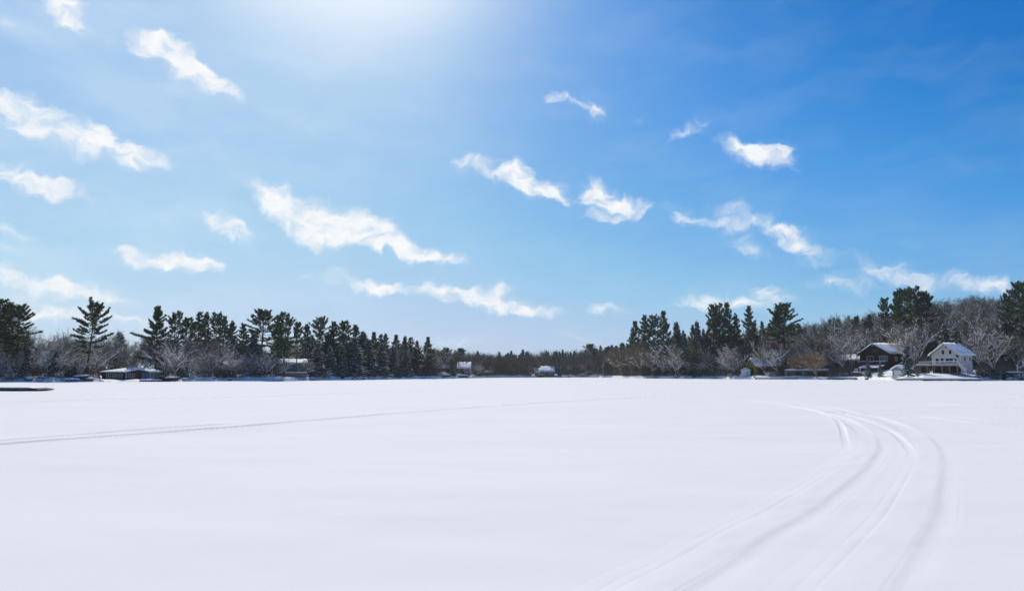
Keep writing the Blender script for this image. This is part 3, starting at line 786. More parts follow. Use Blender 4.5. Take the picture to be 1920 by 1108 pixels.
left = [
 ('pine_a', -10, 560, 6, 1.1, 'dark pine cut by the left edge of the photo, tallest there', None),
 ('pine_c', 5, 570, 10, 1.0, 'dark pine beside the left edge, its crown half behind a taller pine', None),
 ('pine_b', 28, 577, 5, .75, 'open airy pine near the left edge with thin separate boughs', None),
 ('spruce_b', 48, 640, 4, 1.0, 'short snowy spruce between the airy pine and the bare trees at far left', None),
 ('hero', 163, 571, 5, .62, 'big lone pine with flat crown and long left bough, left of the low cottage', 0),
 ('spruce_a', 220, 622, 45, 1.3, 'small hazy spruce behind the wood, right of the big lone pine', None),
 ('armed', 290, 575, 28, .62, 'dense pointed pine with a long bough reaching left, above the low cottage', 0),
 ('pine_b', 324, 590, 32, .62, 'narrow pine just right of the dense pointed pine above the cottage', None),
 ('pine_d', 346, 598, 36, .62, 'shorter loose pine, second right of the dense pointed pine', None),
 ('pine_a', 369, 584, 28, .62, 'tall pine, left one of a close pair over the middle of the left wood', None),
 ('pine_c', 381, 588, 36, .62, 'tall pine, right one of a close pair over the middle of the left wood', None),
 ('pine_b', 402, 591, 32, .55, 'pine with tufted top, left of two beside the close pair', None),
 ('pine_a', 416, 592, 38, .6, 'pine with tufted top, right of two beside the close pair', None),
 ('pine_c', 432, 604, 40, .75, 'lower pine in the dip left of the broad pine', None),
 ('pine_a', 452, 608, 34, .75, 'lowest pine in the dip left of the broad pine', None),
 ('pine_d', 489, 584, 22, .85, 'broad round-headed dark pine with snow on its boughs', None),
 ('pine_a', 519, 590, 8, .62, 'yellowish green pine on a bare trunk, left of two at the snowy bank', None),
 ('pine_b', 532, 592, 7, .60, 'yellowish green pine on a bare trunk, right of two at the snowy bank', None),
 ('pine_d', 555, 607, 5, .5, 'slim pine with long bare stem at the foot of the bank', None),
 ('pine_c', 573, 610, 26, .8, 'dark pointed pine just right of the slim bare-stemmed pine', None),
 ('pine_b', 598, 599, 22, .72, 'spiky topped pine, left of three crowding above the snow-laden spruces', None),
 ('pine_a', 624, 602, 20, .8, 'yellowish topped pine, middle of three above the snow-laden spruces', None),
 ('pine_d', 642, 604, 26, .6, 'pine with flat tufted top, right of three above the snow-laden spruces', None),
 ('pine_c', 665, 611, 24, .9, 'dark pine at the start of the slope down to the right', None),
 ('spruce_a', 679, 620, 18, 1.3, 'spruce showing between two pines on the slope of the tree line', None),
 ('pine_e', 700, 624, 22, .72, 'dark rounded pine, left of three near the end of the left wood', None),
 ('pine_a', 712, 626, 26, .72, 'dark rounded pine, middle of three near the end of the left wood', None),
 ('pine_c', 722, 627, 22, .72, 'dark rounded pine, right of three near the end of the left wood', None),
 ('pine_e', 742, 629, 20, .75, 'dark pine alone after the three rounded ones', None),
 ('pine_c', 758, 632, 22, .75, 'dark pine, left of a close pair near the end of the left wood', None),
 ('pine_a', 769, 632, 22, .75, 'dark pine, right of a close pair near the end of the left wood', None),
 ('pine_c', 781, 640, 14, .8, 'small dark pine just left of the pointed pine at the wood end', None),
 ('pine_e', 801, 633, 8, .72, 'pointed dark pine standing last at the end of the left wood', None),
 ('pine_d', 837, 653, 12, .8, 'little pine left of the grey lake house in the bay', None),
 ('pine_d', 864, 654, 24, 1.0, 'little dark pine right behind the grey lake house', None),
 # snow laden spruces in front
 ('spruce_c', 594, 640, 4, 1.25, 'wide snow-laden spruce at the shore right of the bare-stemmed pines', None),
 ('spruce_a', 618, 648, 6, 1.2, 'snow-laden spruce touching the wide one, under the spiky topped pine', None),
 ('spruce_b', 640, 646, 7, 1.5, 'snow-streaked spruce in the middle of the spruce clump', None),
 ('spruce_c', 664, 630, 5, 1.35, 'tallest snow-streaked spruce of the clump at the shore', None),
 ('spruce_a', 690, 636, 6, 1.4, 'snow-streaked spruce right of the tallest one in the clump', None),
 ('spruce_c', 715, 642, 4, 1.25, 'dark bellied snowy spruce at the water end of the clump', None),
 ('spruce_b', 738, 650, 6, 1.5, 'grey snowy spruce right of the dark bellied one', None),
 ('spruce_b', 760, 656, 5, 1.6, 'grey snowy spruce in front of the last pair of pines', None),
 ('spruce_a', 404, 690, 4, 1.2, 'little snowy spruce at the shore below the roofs in the wood', None),
 ('spruce_b', 413, 662, 9, 1.1, 'narrow snowy spruce left of the long snowy roof', None),
 ('spruce_a', 100, 655, 8, 1.3, 'snowy spruce among bare trees left of the big lone pine', None),
 ('spruce_b', 63, 650, 10, 1.2, 'thin snowy spruce among bare trees near the left edge', None),
 ('spruce_c', 142, 675, 4, 1.2, 'small dark spruce at the foot of the big lone pine', None),
 ('spruce_a', 348, 668, 8, 1.4, 'dark snowy spruce right of the low cottage', None),
]
for k, px, yt, s_, wf, lab, rz in left: conifer_at(k, px, yt, s_, wf, lab, rz=rz)
right = [
 ('pine_e', 1036, 668, 6, 1.0, 'green pine right of the far double-roofed house'),
 ('spruce_c', 1048, 680, 4, 1.0, 'small snowy spruce beside the far double-roofed house'),
 ('spruce_c', 1102, 673, 4, 1.0, 'snowy spruce standing over the little orange hut'),
 ('spruce_a', 1136, 668, 5, 1.1, 'tall bluish snowy spruce right of the little orange hut'),
 ('pine_d', 1107, 646, 60, 1.0, 'pine rising above the far wood behind the orange hut'),
 ('pine_d', 1139, 652, 60, 1.0, 'pine above the far wood behind the bluish spruce'),
 ('pine_c', 1156, 649, 56, 1.0, 'pine above the far wood just left of the right-hand promontory'),
 ('pine_c', 1169, 644, 30, .9, 'low pine at the left foot of the promontory trees'),
 ('pine_e', 1192, 604, 18, .66, 'leftmost dark pine on the promontory, broad at its base'),
 ('pine_a', 1210, 590, 16, .62, 'taller pine standing second from the left on the promontory'),
 ('pine_b', 1227, 596, 20, .60, 'loose topped pine, third from the left on the promontory'),
 ('pine_e', 1247, 585, 14, .56, 'tall pointed pine, fourth from the left on the promontory'),
 ('spruce_a', 1271, 602, 24, .85, 'narrow spruce just right of the tall pointed pine on the promontory'),
 ('spruce_b', 1285, 622, 10, .9, 'snowy spruce below the narrow one on the promontory'),
 ('pine_c', 1301, 612, 2, .58, 'dark pine at the waterline with a thick bare trunk and snowy tufts'),
 ('spruce_b', 1310, 600, 14, .8, 'thin pointed spruce rising behind the waterline pine'),
 ('pine_a', 1339, 570, 16, .56, 'tall many-tufted pine, left of three above the bare grove'),
 ('pine_b', 1352, 576, 20, .50, 'tall pine squeezed into the middle of three above the bare grove'),
 ('pine_e', 1367, 570, 17, .50, 'tall pine, right of three above the bare grove'),
 ('pine_c', 1384, 590, 26, .55, 'shorter dark pine between two groups of tall pines'),
 ('pine_a', 1408, 573, 15, .52, 'tall slender pine above the small ochre cabin'),
 ('pine_d', 1462, 589, 22, .55, 'dark pine leaning into the broad spreading one, left of the hill'),
 ('pine_d', 1473, 572, 24, .72, 'tall pine with broad spreading head, last before the wooded hill'),
 ('spruce_a', 1628, 672, 3, 1.0, 'dark snowy spruce in front of the dark red house'),
 ('spruce_c', 1651, 676, 4, .8, 'dark narrow spruce before the porch of the dark red house'),
 ('spruce_c', 1702, 646, 5, .95, 'snow-blotched evergreen between the dark red house and the light house'),
 ('spruce_b', 1594, 676, 8, .9, 'snowy spruce left of the parked car under snow'),
 ('pine_e', 1690, 549, 60, .55, 'dark pine, left of the clump standing out on the hill crest'),
 ('pine_d', 1704, 545, 62, .50, 'tallest bushy pine in the clump on the hill crest'),
 ('pine_b', 1724, 545, 60, .55, 'bushy pine, centre of the clump on the hill crest'),
 ('pine_d', 1744, 550, 64, .52, 'bushy pine, right of the clump on the hill crest'),
 ('pine_b', 1666, 564, 68, .45, 'small lower pine at the left fringe of the crest clump'),
 ('pine_d', 1924, 533, 24, .5, 'big dark pine at the right edge of the photo, highest of all'),
 ('pine_b', 1900, 558, 30, .42, 'dark pine crowding left of the big one at the right edge'),
 ('pine_e', 1940, 542, 22, .55, 'dark pine cut off by the right edge of the photo'),
 ('spruce_c', 1796, 610, 26, .9, 'snow-laden spruce behind the roof of the light house'),
 ('spruce_a', 1776, 606, 30, .9, 'dark snowy spruce behind the gable of the light house'),
 ('pine_c', 1820, 600, 55, .7, 'green pine half hidden on the hill above the light house'),
]
for k, px, yt, s_, wf, lab in right: conifer_at(k, px, yt, s_, wf, lab)
# conifers along the far ridge across the bay
GF = 'conifers of the far ridge across the bay'
for i in range(120):
    px = RNG.uniform(815, 1200); s_ = RNG.uniform(60, 150)
    base_ = float(np.interp(px, _rx, _ry))
    yt = base_ + RNG.uniform(-6, 9) + (0 if s_ > 100 else 5)
    conifer_at(RNG.choice(['spruce_a', 'pine_c', 'pine_e', 'spruce_c', 'pine_a']), px, yt, s_, RNG.uniform(.8, 1.25), 'distant dark conifer on the far ridge across the bay', GF)
for i in range(46):
    px = RNG.uniform(1270, 1660); s_ = RNG.uniform(70, 150)
    yt = float(np.interp(px, _rx, _ry)) + RNG.uniform(-4, 18)
    conifer_at(RNG.choice(['spruce_a', 'pine_c', 'pine_e']), px, yt, s_, RNG.uniform(.8, 1.2), 'distant evergreen scattered through the wooded hill behind the cabins', 'evergreens in the hill wood')
for i in range(40):
    px = RNG.choice([RNG.uniform(300, 800), RNG.uniform(1180, 1480), RNG.uniform(1700, 1900)]); s_ = RNG.uniform(22, 70)
    yt = {0: 640, 1: 640, 2: 610}[0 if px < 900 else 1 if px < 1600 else 2] + RNG.uniform(-12, 20)
    conifer_at(RNG.choice(['spruce_a', 'pine_c', 'spruce_c', 'spruce_b']), px, yt, s_, RNG.uniform(.8, 1.2), 'half-hidden evergreen in the middle of the wood behind the front row', 'evergreens half hidden in the wood')

for i in range(64):
    if i < 38:
        px = RNG.uniform(425, 815); s_ = RNG.uniform(9, 40); yt = float(np.interp(px, [425, 600, 700, 815], [612, 606, 628, 645])) + RNG.uniform(10, 44)
        lab, grp = 'snow-flecked evergreen filling the thick stand behind the left shore', 'evergreens thickening the left wood'
    else:
        px = RNG.uniform(1175, 1440); s_ = RNG.uniform(14, 45); yt = float(np.interp(px, [1175, 1210, 1300, 1440], [640, 610, 612, 605])) + RNG.uniform(12, 48)
        lab, grp = 'snow-flecked evergreen filling the thick stand on the promontory', 'evergreens thickening the promontory wood'
    if not houses_clear(px, s_): continue
    conifer_at(RNG.choice(['spruce_a', 'spruce_c', 'pine_c', 'pine_e', 'spruce_b', 'pine_a']), px, yt, s_, RNG.uniform(.85, 1.2), lab, grp)

# ------------------------------------------------------------------ bare trees
named_bare = [
 ('bare_d', 1461, 640, 4, 1.15, 'low leaning bare tree with snow-lined boughs right of the ochre cabin'),
 ('gold', 1531, 652, 2, 1.0, 'golden twigged willow with thick stump at the waterline'),
 ('gold', 1490, 664, 8, .9, 'smaller golden twigged willow left of the waterline willow'),
 ('brown', 1546, 626, 28, .75, 'tree keeping rusty brown leaves behind the waterline willow'),
 ('brown', 1470, 630, 26, .55, 'tree keeping pale brown leaves right of the slender pine'),
 ('bare_b', 1583, 610, 16, .8, 'tall bare tree with snow-lined forks left of the dark red house'),
 ('bare_a', 1600, 614, 22, .7, 'bare snow-lined tree touching the left eave of the dark red house'),
 ('bare_b', 1719, 588, 34, .8, 'large pale bare tree standing between the two big houses'),
 ('bare_a', 1688, 592, 50, .6, 'pale bare tree rising behind the dark red roof'),
 ('bare_d', 1837, 590, 16, .85, 'twisted snow-lined bare tree right of the light house'),
 ('bare_b', 1866, 600, 10, .9, 'dark bare tree with curling snowy boughs near the right edge'),
 ('dry_b', 1903, 625, 6, 1.0, 'reddish twigged bare tree at the right edge by the shore'),
 ('bare_a', 1636, 596, 50, .9, 'bare snow-dusted tree above the gable of the dark red house'),
 ('bare_c', 98, 612, 8, .62, 'pale slender bare tree left of the big lone pine'),
 ('dry_a', 60, 600, 14, .6, 'faint tall bare tree beside the airy pine at left'),
 ('dry_a', 128, 614, 12, .6, 'bare tree whose top shows just left of the big lone pine'),
 ('bare_d', 330, 640, 4, 1.1, 'leaning bare tree with a snowy bough over the low cottage'),
 ('bare_a', 393, 650, 8, .95, 'snow-lined bare tree in the middle of the left wood'),
 ('bare_d', 1370, 640, 4, .9, 'bare tree with arched snowy boughs left of the ochre cabin'),
 ('bare_d', 1222, 645, 4, 1.2, 'bare tree with arched snowy boughs under the promontory pines'),
 ('bare_b', 1258, 628, 8, .95, 'bare grey tree before the fourth pine of the promontory'),
 ('bare_c', 1432, 632, 9, .7, 'forked pale bare tree above the roof of the ochre cabin'),
]
for k, px, yt, s_, wf, lab in named_bare: conifer_at(k, px, yt, s_, wf, lab)
for k, px, yt, s_, wf, lab in [
 ('bare_a', 470, 655, 5, 1.1, 'grey bare tree before the long low house in the left wood'),
 ('bare_d', 440, 660, 5, 1.1, 'low snow-lined bare tree before the left end of the long low house'),
 ('bare_c', 575, 668, 3, 1.1, 'thin bare tree right of the low brown fence'),
 ('spruce_b', 849, 672, 5, 1.3, 'green spruce just left of the small grey bay house'),
 ('bare_c', 892, 676, 5, 1.2, 'thin bare tree just right of the small grey bay house'),
 ('spruce_c', 915, 684, 4, 1.2, 'pale snowy little spruce right of the small grey bay house'),
 ('dry_b', 992, 684, 4, 1.2, 'brownish bare tree left of the far double-roofed house'),
]: conifer_at(k, px, yt, s_, wf, lab)
BK = ['bare_a', 'bare_b', 'bare_c', 'bare_d', 'dry_a', 'dry_b']
def belt(n, p0, p1, s0, s1, y0, y1, kinds, lab, grp, wf=(.75, 1.1), ridge=False):
    c = 0; tries = 0
    while c < n and tries < n * 20:
        tries += 1
        px = p0 + (p1 - p0) * (c + RNG.random()) / n; s_ = RNG.uniform(s0, s1)
        if not houses_clear(px, s_): continue
        X, Y, Z = spot(px, s_)
        yt = (float(np.interp(px, _rx, _ry)) + RNG.uniform(y0, y1)) if ridge else RNG.uniform(y0, y1)
        H = z_at(yt, Y) - Z
        if ridge: H = min(max(H, 8), 16)
        if H < 3.5: H = 3.5 + RNG.random()
        place(RNG.choice(kinds), X, Y, Z - .1, H, RNG.uniform(*wf), None, lab, 'tree', grp); c += 1
A_ = 'bare grey tree in the thick snowy wood along the left shore'
belt(34, -30, 500, 3, 14, 636, 668, BK[:4], A_, 'bare trees along the left shore', (.85, 1.3))
belt(44, -30, 640, 14, 40, 614, 644, BK, A_, 'bare trees along the left shore', (.8, 1.25))
belt(20, 420, 830, 10, 40, 640, 665, BK, A_, 'bare trees along the left shore')
belt(22, 330, 600, 3, 12, 650, 680, BK[:4], A_, 'bare trees along the left shore', (.9, 1.4))
belt(16, 750, 1180, 3, 30, 672, 690, BK[:4] + ['dry_b'], 'bare tree at the head of the bay in front of the far wood', 'bare trees at the head of the bay', (1.0, 1.4))
B_ = 'bare grey tree in the grove behind the right shore between the promontory and the cabins'
belt(20, 1165, 1480, 3, 12, 636, 672, BK + ['dry_a', 'dry_b', 'bare_c'], B_, 'bare trees of the right grove', (.9, 1.2))
belt(20, 1190, 1500, 12, 40, 622, 650, BK, B_, 'bare trees of the right grove')
belt(20, 1480, 1960, 16, 45, 592, 640, BK[:4], 'bare snow-lined tree on the slope just behind the houses on the right', 'bare trees behind the right houses')
HB = 'bare brownish tree in the dense wood covering the hill on the right'
belt(46, 1380, 1980, 40, 90, -2, 30, BK[:1] + BK[3:], HB, 'bare trees of the right hill', ridge=True)
belt(60, 1400, 2010, 90, 150, -3, 10, ['dry_a', 'dry_b', 'bare_c'], HB, 'bare trees of the right hill', ridge=True)
print('bare', len([o for o in S.objects if o.name.startswith('bare_tree')]), 'conifers', len([o for o in S.objects if o.name.startswith(('pine', 'spruce'))]))

# ------------------------------------------------------------------ shrubs and banks
for i in range(70):
    px = RNG.choice([RNG.uniform(-20, 470), RNG.uniform(570, 850), RNG.uniform(1160, 1700), RNG.uniform(1825, 1930)]); s_ = RNG.uniform(1.2, 6)
    if not (houses_clear(px, s_) or RNG.random() < .25): continue
    X, Y, Z = spot(px, s_)
    k = RNG.choice(['shrub_a', 'shrub_b', 'shrub_c', 'shrub_a'])
    place(k, X, Y, Z - .05, RNG.uniform(.7, 2.2), RNG.uniform(.8, 1.5), None,
          'snow-dusted evergreen bush low on the shore bank' if k == 'shrub_c' else 'snow-dusted leafless bush low on the shore bank', 'bush', 'evergreen bushes on the banks' if k == 'shrub_c' else 'leafless bushes on the banks')

# undergrowth: brush nobody could count, standing through the woods
def brush(name, p0, p1, s0, s1, n, h, mat, seed, wd=.035):
    rng = np.random.RandomState(seed)
    px = rng.uniform(p0, p1, n); s_ = s0 + (s1 - s0) * rng.rand(n)
    keep = np.array([houses_clear(a, b) for a, b in zip(px, s_)]); px, s_ = px[keep], s_[keep]; n = len(px)
    q = q_of(px); Y = y_shore(q) + s_; X = q * Y; Z = terrain(q, Y)
    B0 = np.stack([X, Y, Z - .1], -1)
    D = np.stack([rng.normal(0, .35, n), rng.normal(0, .35, n), np.ones(n)], -1); D /= np.linalg.norm(D, axis=1, keepdims=True)
    l_ = (h * rng.uniform(.3, 1.2, n) ** 1.4)[:, None]
    W_ = np.stack([rng.normal(0, 1, n), rng.normal(0, 1, n), np.zeros(n)], -1); W_ /= np.linalg.norm(W_, axis=1, keepdims=True)
    w = (wd * rng.uniform(.6, 1.6, n))[:, None]
    t0 = B0 + D * l_; mid = B0 + D * l_ * .5 + rng.normal(0, .12, (n, 3))
    fork = mid + (D + rng.normal(0, .5, (n, 3))) * l_ * .4
    V = np.stack([B0 - W_ * w, B0 + W_ * w, mid + W_ * w * .7, mid - W_ * w * .7, t0, fork], 1).reshape(-1, 3)
    b_ = np.arange(n) * 6
    quads = np.stack([b_, b_ + 1, b_ + 2, b_ + 3], -1); tris = np.concatenate([np.stack([b_ + 3, b_ + 2, b_ + 4], -1), np.stack([b_ + 3, b_ + 2, b_ + 5], -1)])
    return tag(mk(name, V, quads, tris, [mat]), kind='stuff')
tag(brush("undergrowth", -60, 840, 2.2, 60, 30000, 3.0, m_brush, 61), 'grey brown undergrowth filling the wood on the left shore', 'undergrowth')
tag(brush("undergrowth", 1160, 1990, 2.2, 60, 42000, 3.2, m_brush, 62), 'grey brown undergrowth filling the wood on the right shore', 'undergrowth')
tag(brush("undergrowth", 1380, 1990, 30, 150, 60000, 4.5, m_brush, 63, .05), 'brown brush covering the wooded hill on the right', 'undergrowth')
# the wood beyond the bay reads as one mass: trunks and rising boughs of several hundred far bare trees
def far_wood(name, p0, p1, s0, s1, n, seed):
    rng = np.random.RandomState(seed); Vs = []; Ts = []; k = 0
    px = rng.uniform(p0, p1, n); s_ = rng.uniform(s0, s1, n); q = q_of(px); Y = y_shore(q) + s_; X = q * Y; Z = terrain(q, Y)
    segs = []
    for i in range(n):
        H = rng.uniform(8, 12.5); b0 = np.array([X[i], Y[i], Z[i] - .2])
        segs.append((*b0, *(b0 + [rng.normal(0, .4), 0, H * .8]), .14, .05))
        for j in range(38):
            f_ = rng.uniform(.08, .85); a_ = rng.uniform(0, 6.28); ln = H * rng.uniform(.12, .34) * (1.1 - f_ * .5)
            c = b0 + [0, 0, H * f_]; d = np.array([math.cos(a_) * .75, math.sin(a_) * .75, rng.uniform(.35, 1.1)])
            e_ = c + d * ln; segs.append((*c, *e_, .06, .03))
            for m_ in range(3):
                c2 = c + d * ln * rng.uniform(.3, 1); e2 = c2 + (d + rng.normal(0, .6, 3)) * ln * .5; segs.append((*c2, *e2, .045, .03))
    a = np.array(segs); V, Fq = tube_mesh(a[:, :3], a[:, 3:6], a[:, 6], a[:, 7], 3)
    return tag(mk(name, V, quads=Fq, mats=[m_farwood]), kind='stuff')
tag(far_wood("far_wood", 800, 1215, 6, 150, 620, 71), 'distant brown leafless wood rising beyond the head of the bay', 'wood')
tag(brush("undergrowth", 780, 1215, 2.5, 60, 30000, 3.5, m_farwood, 64, .07), 'brown undergrowth beneath the far wood beyond the bay', 'undergrowth')

# ------------------------------------------------------------------ houses
def house_root(name, px, s, Zpy=None, dirdeg=0.0, label='', cat='house', Z=None):
    """empty at the front of a building; local x runs along the facade, y goes back, z up"""
    q = q_of(px); Y = ysh(px) + s; X = q * Y
    zz = Z if Z is not None else tz(q, Y)
    az_ = math.degrees(math.atan(q)) + dirdeg       # compass direction the building goes back in
    e = empty(name, (X, Y, zz), -R(az_))
    tag(e, label, cat)
    return e, Y, zz
def gable_roof(root, w, d, z_eave, z_top, over=.5, th=.12, snow=.28, name='roof', mat=None, y0=None, x0=0.0, trim=None, along='y', ragged=True):
    """two slopes with a ridge running back (along y) or across (along x); snow lies on it as a child"""
    y0 = -over if y0 is None else y0; y1 = d + over; hw = w / 2 + over
    sl = (z_top - z_eave) / (w / 2); ze = z_eave - sl * over
    f = (lambda x, y, z: (x + x0, y, z)) if along == 'y' else (lambda x, y, z: (y + x0, x, z))
    m = MB()
    for sx in (-1, 1):
        m.slab(f(sx * hw, y0, ze), f(0, y0, z_top), f(0, y1, z_top), f(sx * hw, y1, ze), th)
    r = m.build(name, mat or m_shingle, root)
    rs = np.random.RandomState(int(w * 100)); ns, na = 8, 14
    for sx in (-1, 1):
        V = []; 
        for i in range(ns + 1):
            for j in range(na + 1):
                u = i / ns; v = j / na
                rag = rs.uniform(-.12, .05) if i == 0 or j in (0, na) else 0
                t_ = snow * (.75 + .5 * rs.rand()) * (min(1, 4 * u + .55))
                V.append(f(sx * (hw + .05 + rag) * (1 - u), y0 + .02 + (y1 - y0 - .04) * v, ze + (z_top - ze) * u + th + t_))
        nb = len(V)
        V += [(a, b_, c - (snow * 1.05)) for a, b_, c in V]
        idx_ = lambda i, j: i * (na + 1) + j
        qd = [(idx_(i, j), idx_(i + 1, j), idx_(i + 1, j + 1), idx_(i, j + 1)) for i in range(ns) for j in range(na)]
        ring = [idx_(0, j) for j in range(na + 1)] + [idx_(i, na) for i in range(1, ns + 1)] + [idx_(ns, j) for j in range(na - 1, -1, -1)] + [idx_(i, 0) for i in range(ns - 1, 0, -1)]
        qd += [(ring[k], ring[(k + 1) % len(ring)], ring[(k + 1) % len(ring)] + nb, ring[k] + nb) for k in range(len(ring))]
        mk("roof_snow", V, quads=qd, mats=[m_roofsnow], smooth=True, parent=r)
    if trim:
        t = MB()
        for sx in (-1, 1):
            t.slab(f(sx * (hw + .04), y0 - .06, ze - .16), f(0, y0 - .06, z_top - .16), f(0, y0, z_top - .16), f(sx * (hw + .04), y0, ze - .16), .24)
            t.slab(f(sx * (hw), y0, ze - .12), f(sx * (hw), y1, ze - .12), f(sx * (hw + .06), y1, ze - .12), f(sx * (hw + .06), y0, ze - .12), .2)
        t.build("fascia", trim, root)
    return r
def gable_walls(root, w, d, z0, z_eave, z_top, mat, name='wall', along='y', x0=0.0):
    m = MB()
    if along == 'y': m.prism([(x0 - w / 2, z0), (x0 + w / 2, z0), (x0 + w / 2, z_eave), (x0, z_top - .05), (x0 - w / 2, z_eave)], 0, d)
    else:
        m.poly([(x, y, z) for x in (x0, x0 + d) for y, z in ((-w / 2, z0), (w / 2, z0), (w / 2, z_eave), (0, z_top - .05), (-w / 2, z_eave))],
               [(0, 1, 2, 3, 4), (9, 8, 7, 6, 5), (0, 4, 9, 5), (4, 3, 8, 9), (3, 2, 7, 8), (2, 1, 6, 7), (1, 0, 5, 6)])
    return m.build(name, mat, root)
def window(root, x0, x1, z0, z1, face='front', d=0, frame=m_white, glass=m_glass, name='window', bars=1, pos=0.0):
    """frame 4 cm proud of the wall, pane inside it, glazing bars; face: 'front' (y=pos) or 'side' (x=pos, x0..x1 run along y)"""
    if face == 'front': P = lambda a, o, c: (a, pos - o, c)
    else: P = lambda a, o, c: (pos + o, a, c)
    def bx(m, a0, a1, c0, c1, o0, o1):
        p, q_ = P(a0, o0, c0), P(a1, o1, c1)
        m.box(min(p[0], q_[0]), max(p[0], q_[0]), min(p[1], q_[1]), max(p[1], q_[1]), min(p[2], q_[2]), max(p[2], q_[2]))
    f = MB(); t = .09
    bx(f, x0 - t, x0, z0 - t, z1 + t, -.02, .07); bx(f, x1, x1 + t, z0 - t, z1 + t, -.02, .07)
    bx(f, x0, x1, z1, z1 + t, -.02, .07); bx(f, x0, x1, z0 - t, z0, -.02, .10)
    for b_ in range(bars):
        xm = x0 + (x1 - x0) * (b_ + 1) / (bars + 1); bx(f, xm - .025, xm + .025, z0, z1, -.02, .05)
    fr = f.build(name, frame, root)
    g = MB(); bx(g, x0, x1, z0, z1, -.03, .012); g.build('pane', glass, fr)
    return fr
def round_window(root, x, z, r, name='round_window', frame=m_white):
    m = MB()
    for i in range(14):
        a, b_ = 2 * PI * i / 14, 2 * PI * (i + 1) / 14
        m.bar((x + r * math.cos(a), -.02, z + r * math.sin(a)), (x + r * math.cos(b_), -.02, z + r * math.sin(b_)), .05, 4)
    f = m.build(name, frame, root); g = MB(); g.bar((x, .05, z), (x, -.03, z), r, 14); g.build('pane', m_glass, f)

# ---- the light house with the deck (right)
ex = 32.0
hs, Yb, zb = house_root('lake_house', 1776, 15, dirdeg=ex, label='light beige gabled house with raised deck and snowy roof, rightmost house', Z=2.0)
W_, D_, ZE, ZT = 8.0, 5.2, 5.5, 8.3
gable_walls(hs, W_, D_, 0, ZE, ZT, m_beige)
gable_roof(hs, W_, D_, ZE, ZT, over=.75, trim=m_white, snow=.26)
round_window(hs, .15, 7.35, .28, 'gable_vent')
window(hs, -1.1, -.35, 5.35, 6.5, bars=0); window(hs, .95, 1.7, 5.35, 6.5, bars=0)
round_window(hs, 3.1, 4.75, .48)
window(hs, -3.0, -2.1, 2.75, 4.2, bars=0, name='window'); window(hs, -.1, 2.0, 3.0, 4.15, bars=1)
window(hs, -1.5, -.7, 2.45, 4.3, bars=0, name='door'); window(hs, 2.4, 2.9, 3.0, 4.1, bars=0)
window(hs, 1.4, 2.4, 3.4, 4.5, face='side', pos=W_ / 2, bars=1); window(hs, 3.9, 4.7, 3.4, 4.5, face='side', pos=W_ / 2, bars=1)
t = MB(); t.box(-3.2, 3.0, -.06, 0, 4.5, 4.66); t.box(-.3, 2.2, -.05, 0, 4.78, 4.9); t.build('trim', m_white, hs)
for x in (-4.06, 3.98): MB().box(x, x + .12, -.05, .02, .2, 5.0).build('corner_board', m_white, hs)
# deck reaching left and right of the facade
deck = MB().box(-5.8, 5.3, -3.6, -.01, 2.05, 2.25).build('deck', m_wood, hs)
MB().box(-5.75, 5.25, -3.55, -.05, 2.254, 2.42).build('deck_snow', m_roofsnow, deck)
rl = MB()
for a, b_ in (((-5.7, -3.5), (5.2, -3.5)), ((-5.7, -3.5), (-5.7, -.1)), ((5.2, -3.5), (5.2, -.1))):
    for z in (2.55, 2.85, 3.15):
        rl.slab((a[0] - .03, a[1] - .03, z), (b_[0] + .03, b_[1] - .03, z), (b_[0] + .03, b_[1] + .03, z), (a[0] - .03, a[1] + .03, z), .09)
for i in range(9):
    x = -5.7 + 10.9 * i / 8; rl.box(x - .05, x + .05, -3.55, -3.45, 2.25, 3.25)
rl.build('railing', m_beige, deck)
rs_ = MB().box(-5.74, 5.24, -3.56, -3.44, 3.255, 3.38); rs_.build('rail_snow', m_roofsnow, deck)
for i in range(6):
    x = -5.5 + 10.5 * i / 5; MB().box(x - .1, x + .1, -3.5, -3.3, 0, 2.05).build('post', m_wood, hs)
MB().box(-3.9, 3.9, -.05, -.01, .1, 1.95).build('lower_wall', m_brick, hs)
window(hs, -3.3, -1.6, .3, 1.8, pos=-.05, bars=1, frame=m_darkwood); window(hs, 1.2, 3.0, .3, 1.8, pos=-.05, bars=1, frame=m_darkwood)
stair = MB()
stair.slab((5.35, -3.4, 2.05), (5.35, -2.3, 2.05), (7.9, -2.6, -.3), (7.9, -3.9, -.3), .14)
for i in range(9):
    u = (i + .5) / 9; x = 5.35 + 2.1 * u; z = 2.2 - 2.35 * u; stair.box(x - .12, x + .14, -3.6, -2.4, z, z + .06)
stairo = stair.build('stair', m_grey, hs)
MB().slab((5.35, -3.95, 2.35), (5.35, -3.85, 2.35), (7.9, -4.15, 0), (7.9, -4.25, 0), .95).build('stair_side', m_grey, stairo)
MB().slab((5.3, -3.97, 3.31), (5.3, -3.83, 3.31), (7.95, -4.13, .96), (7.95, -4.27, .96), .10).build('stair_snow', m_roofsnow, stairo)
ch = MB().box(-.35, .35, 4.6, 5.2, 7.4, 9.0).build('chimney', m_brick, hs)
# small left wing with its own snowy shed roof
MB().box(-7.9, -5.95, -2.6, 1.5, 0, 2.0).build('side_shed', m_darkwood, hs)
ws = MB().slab((-8.1, -2.8, 2.0), (-5.9, -2.8, 2.5), (-5.9, 1.7, 2.5), (-8.1, 1.7, 2.0), .3).build('shed_snow', m_roofsnow, hs, bevel=.1)

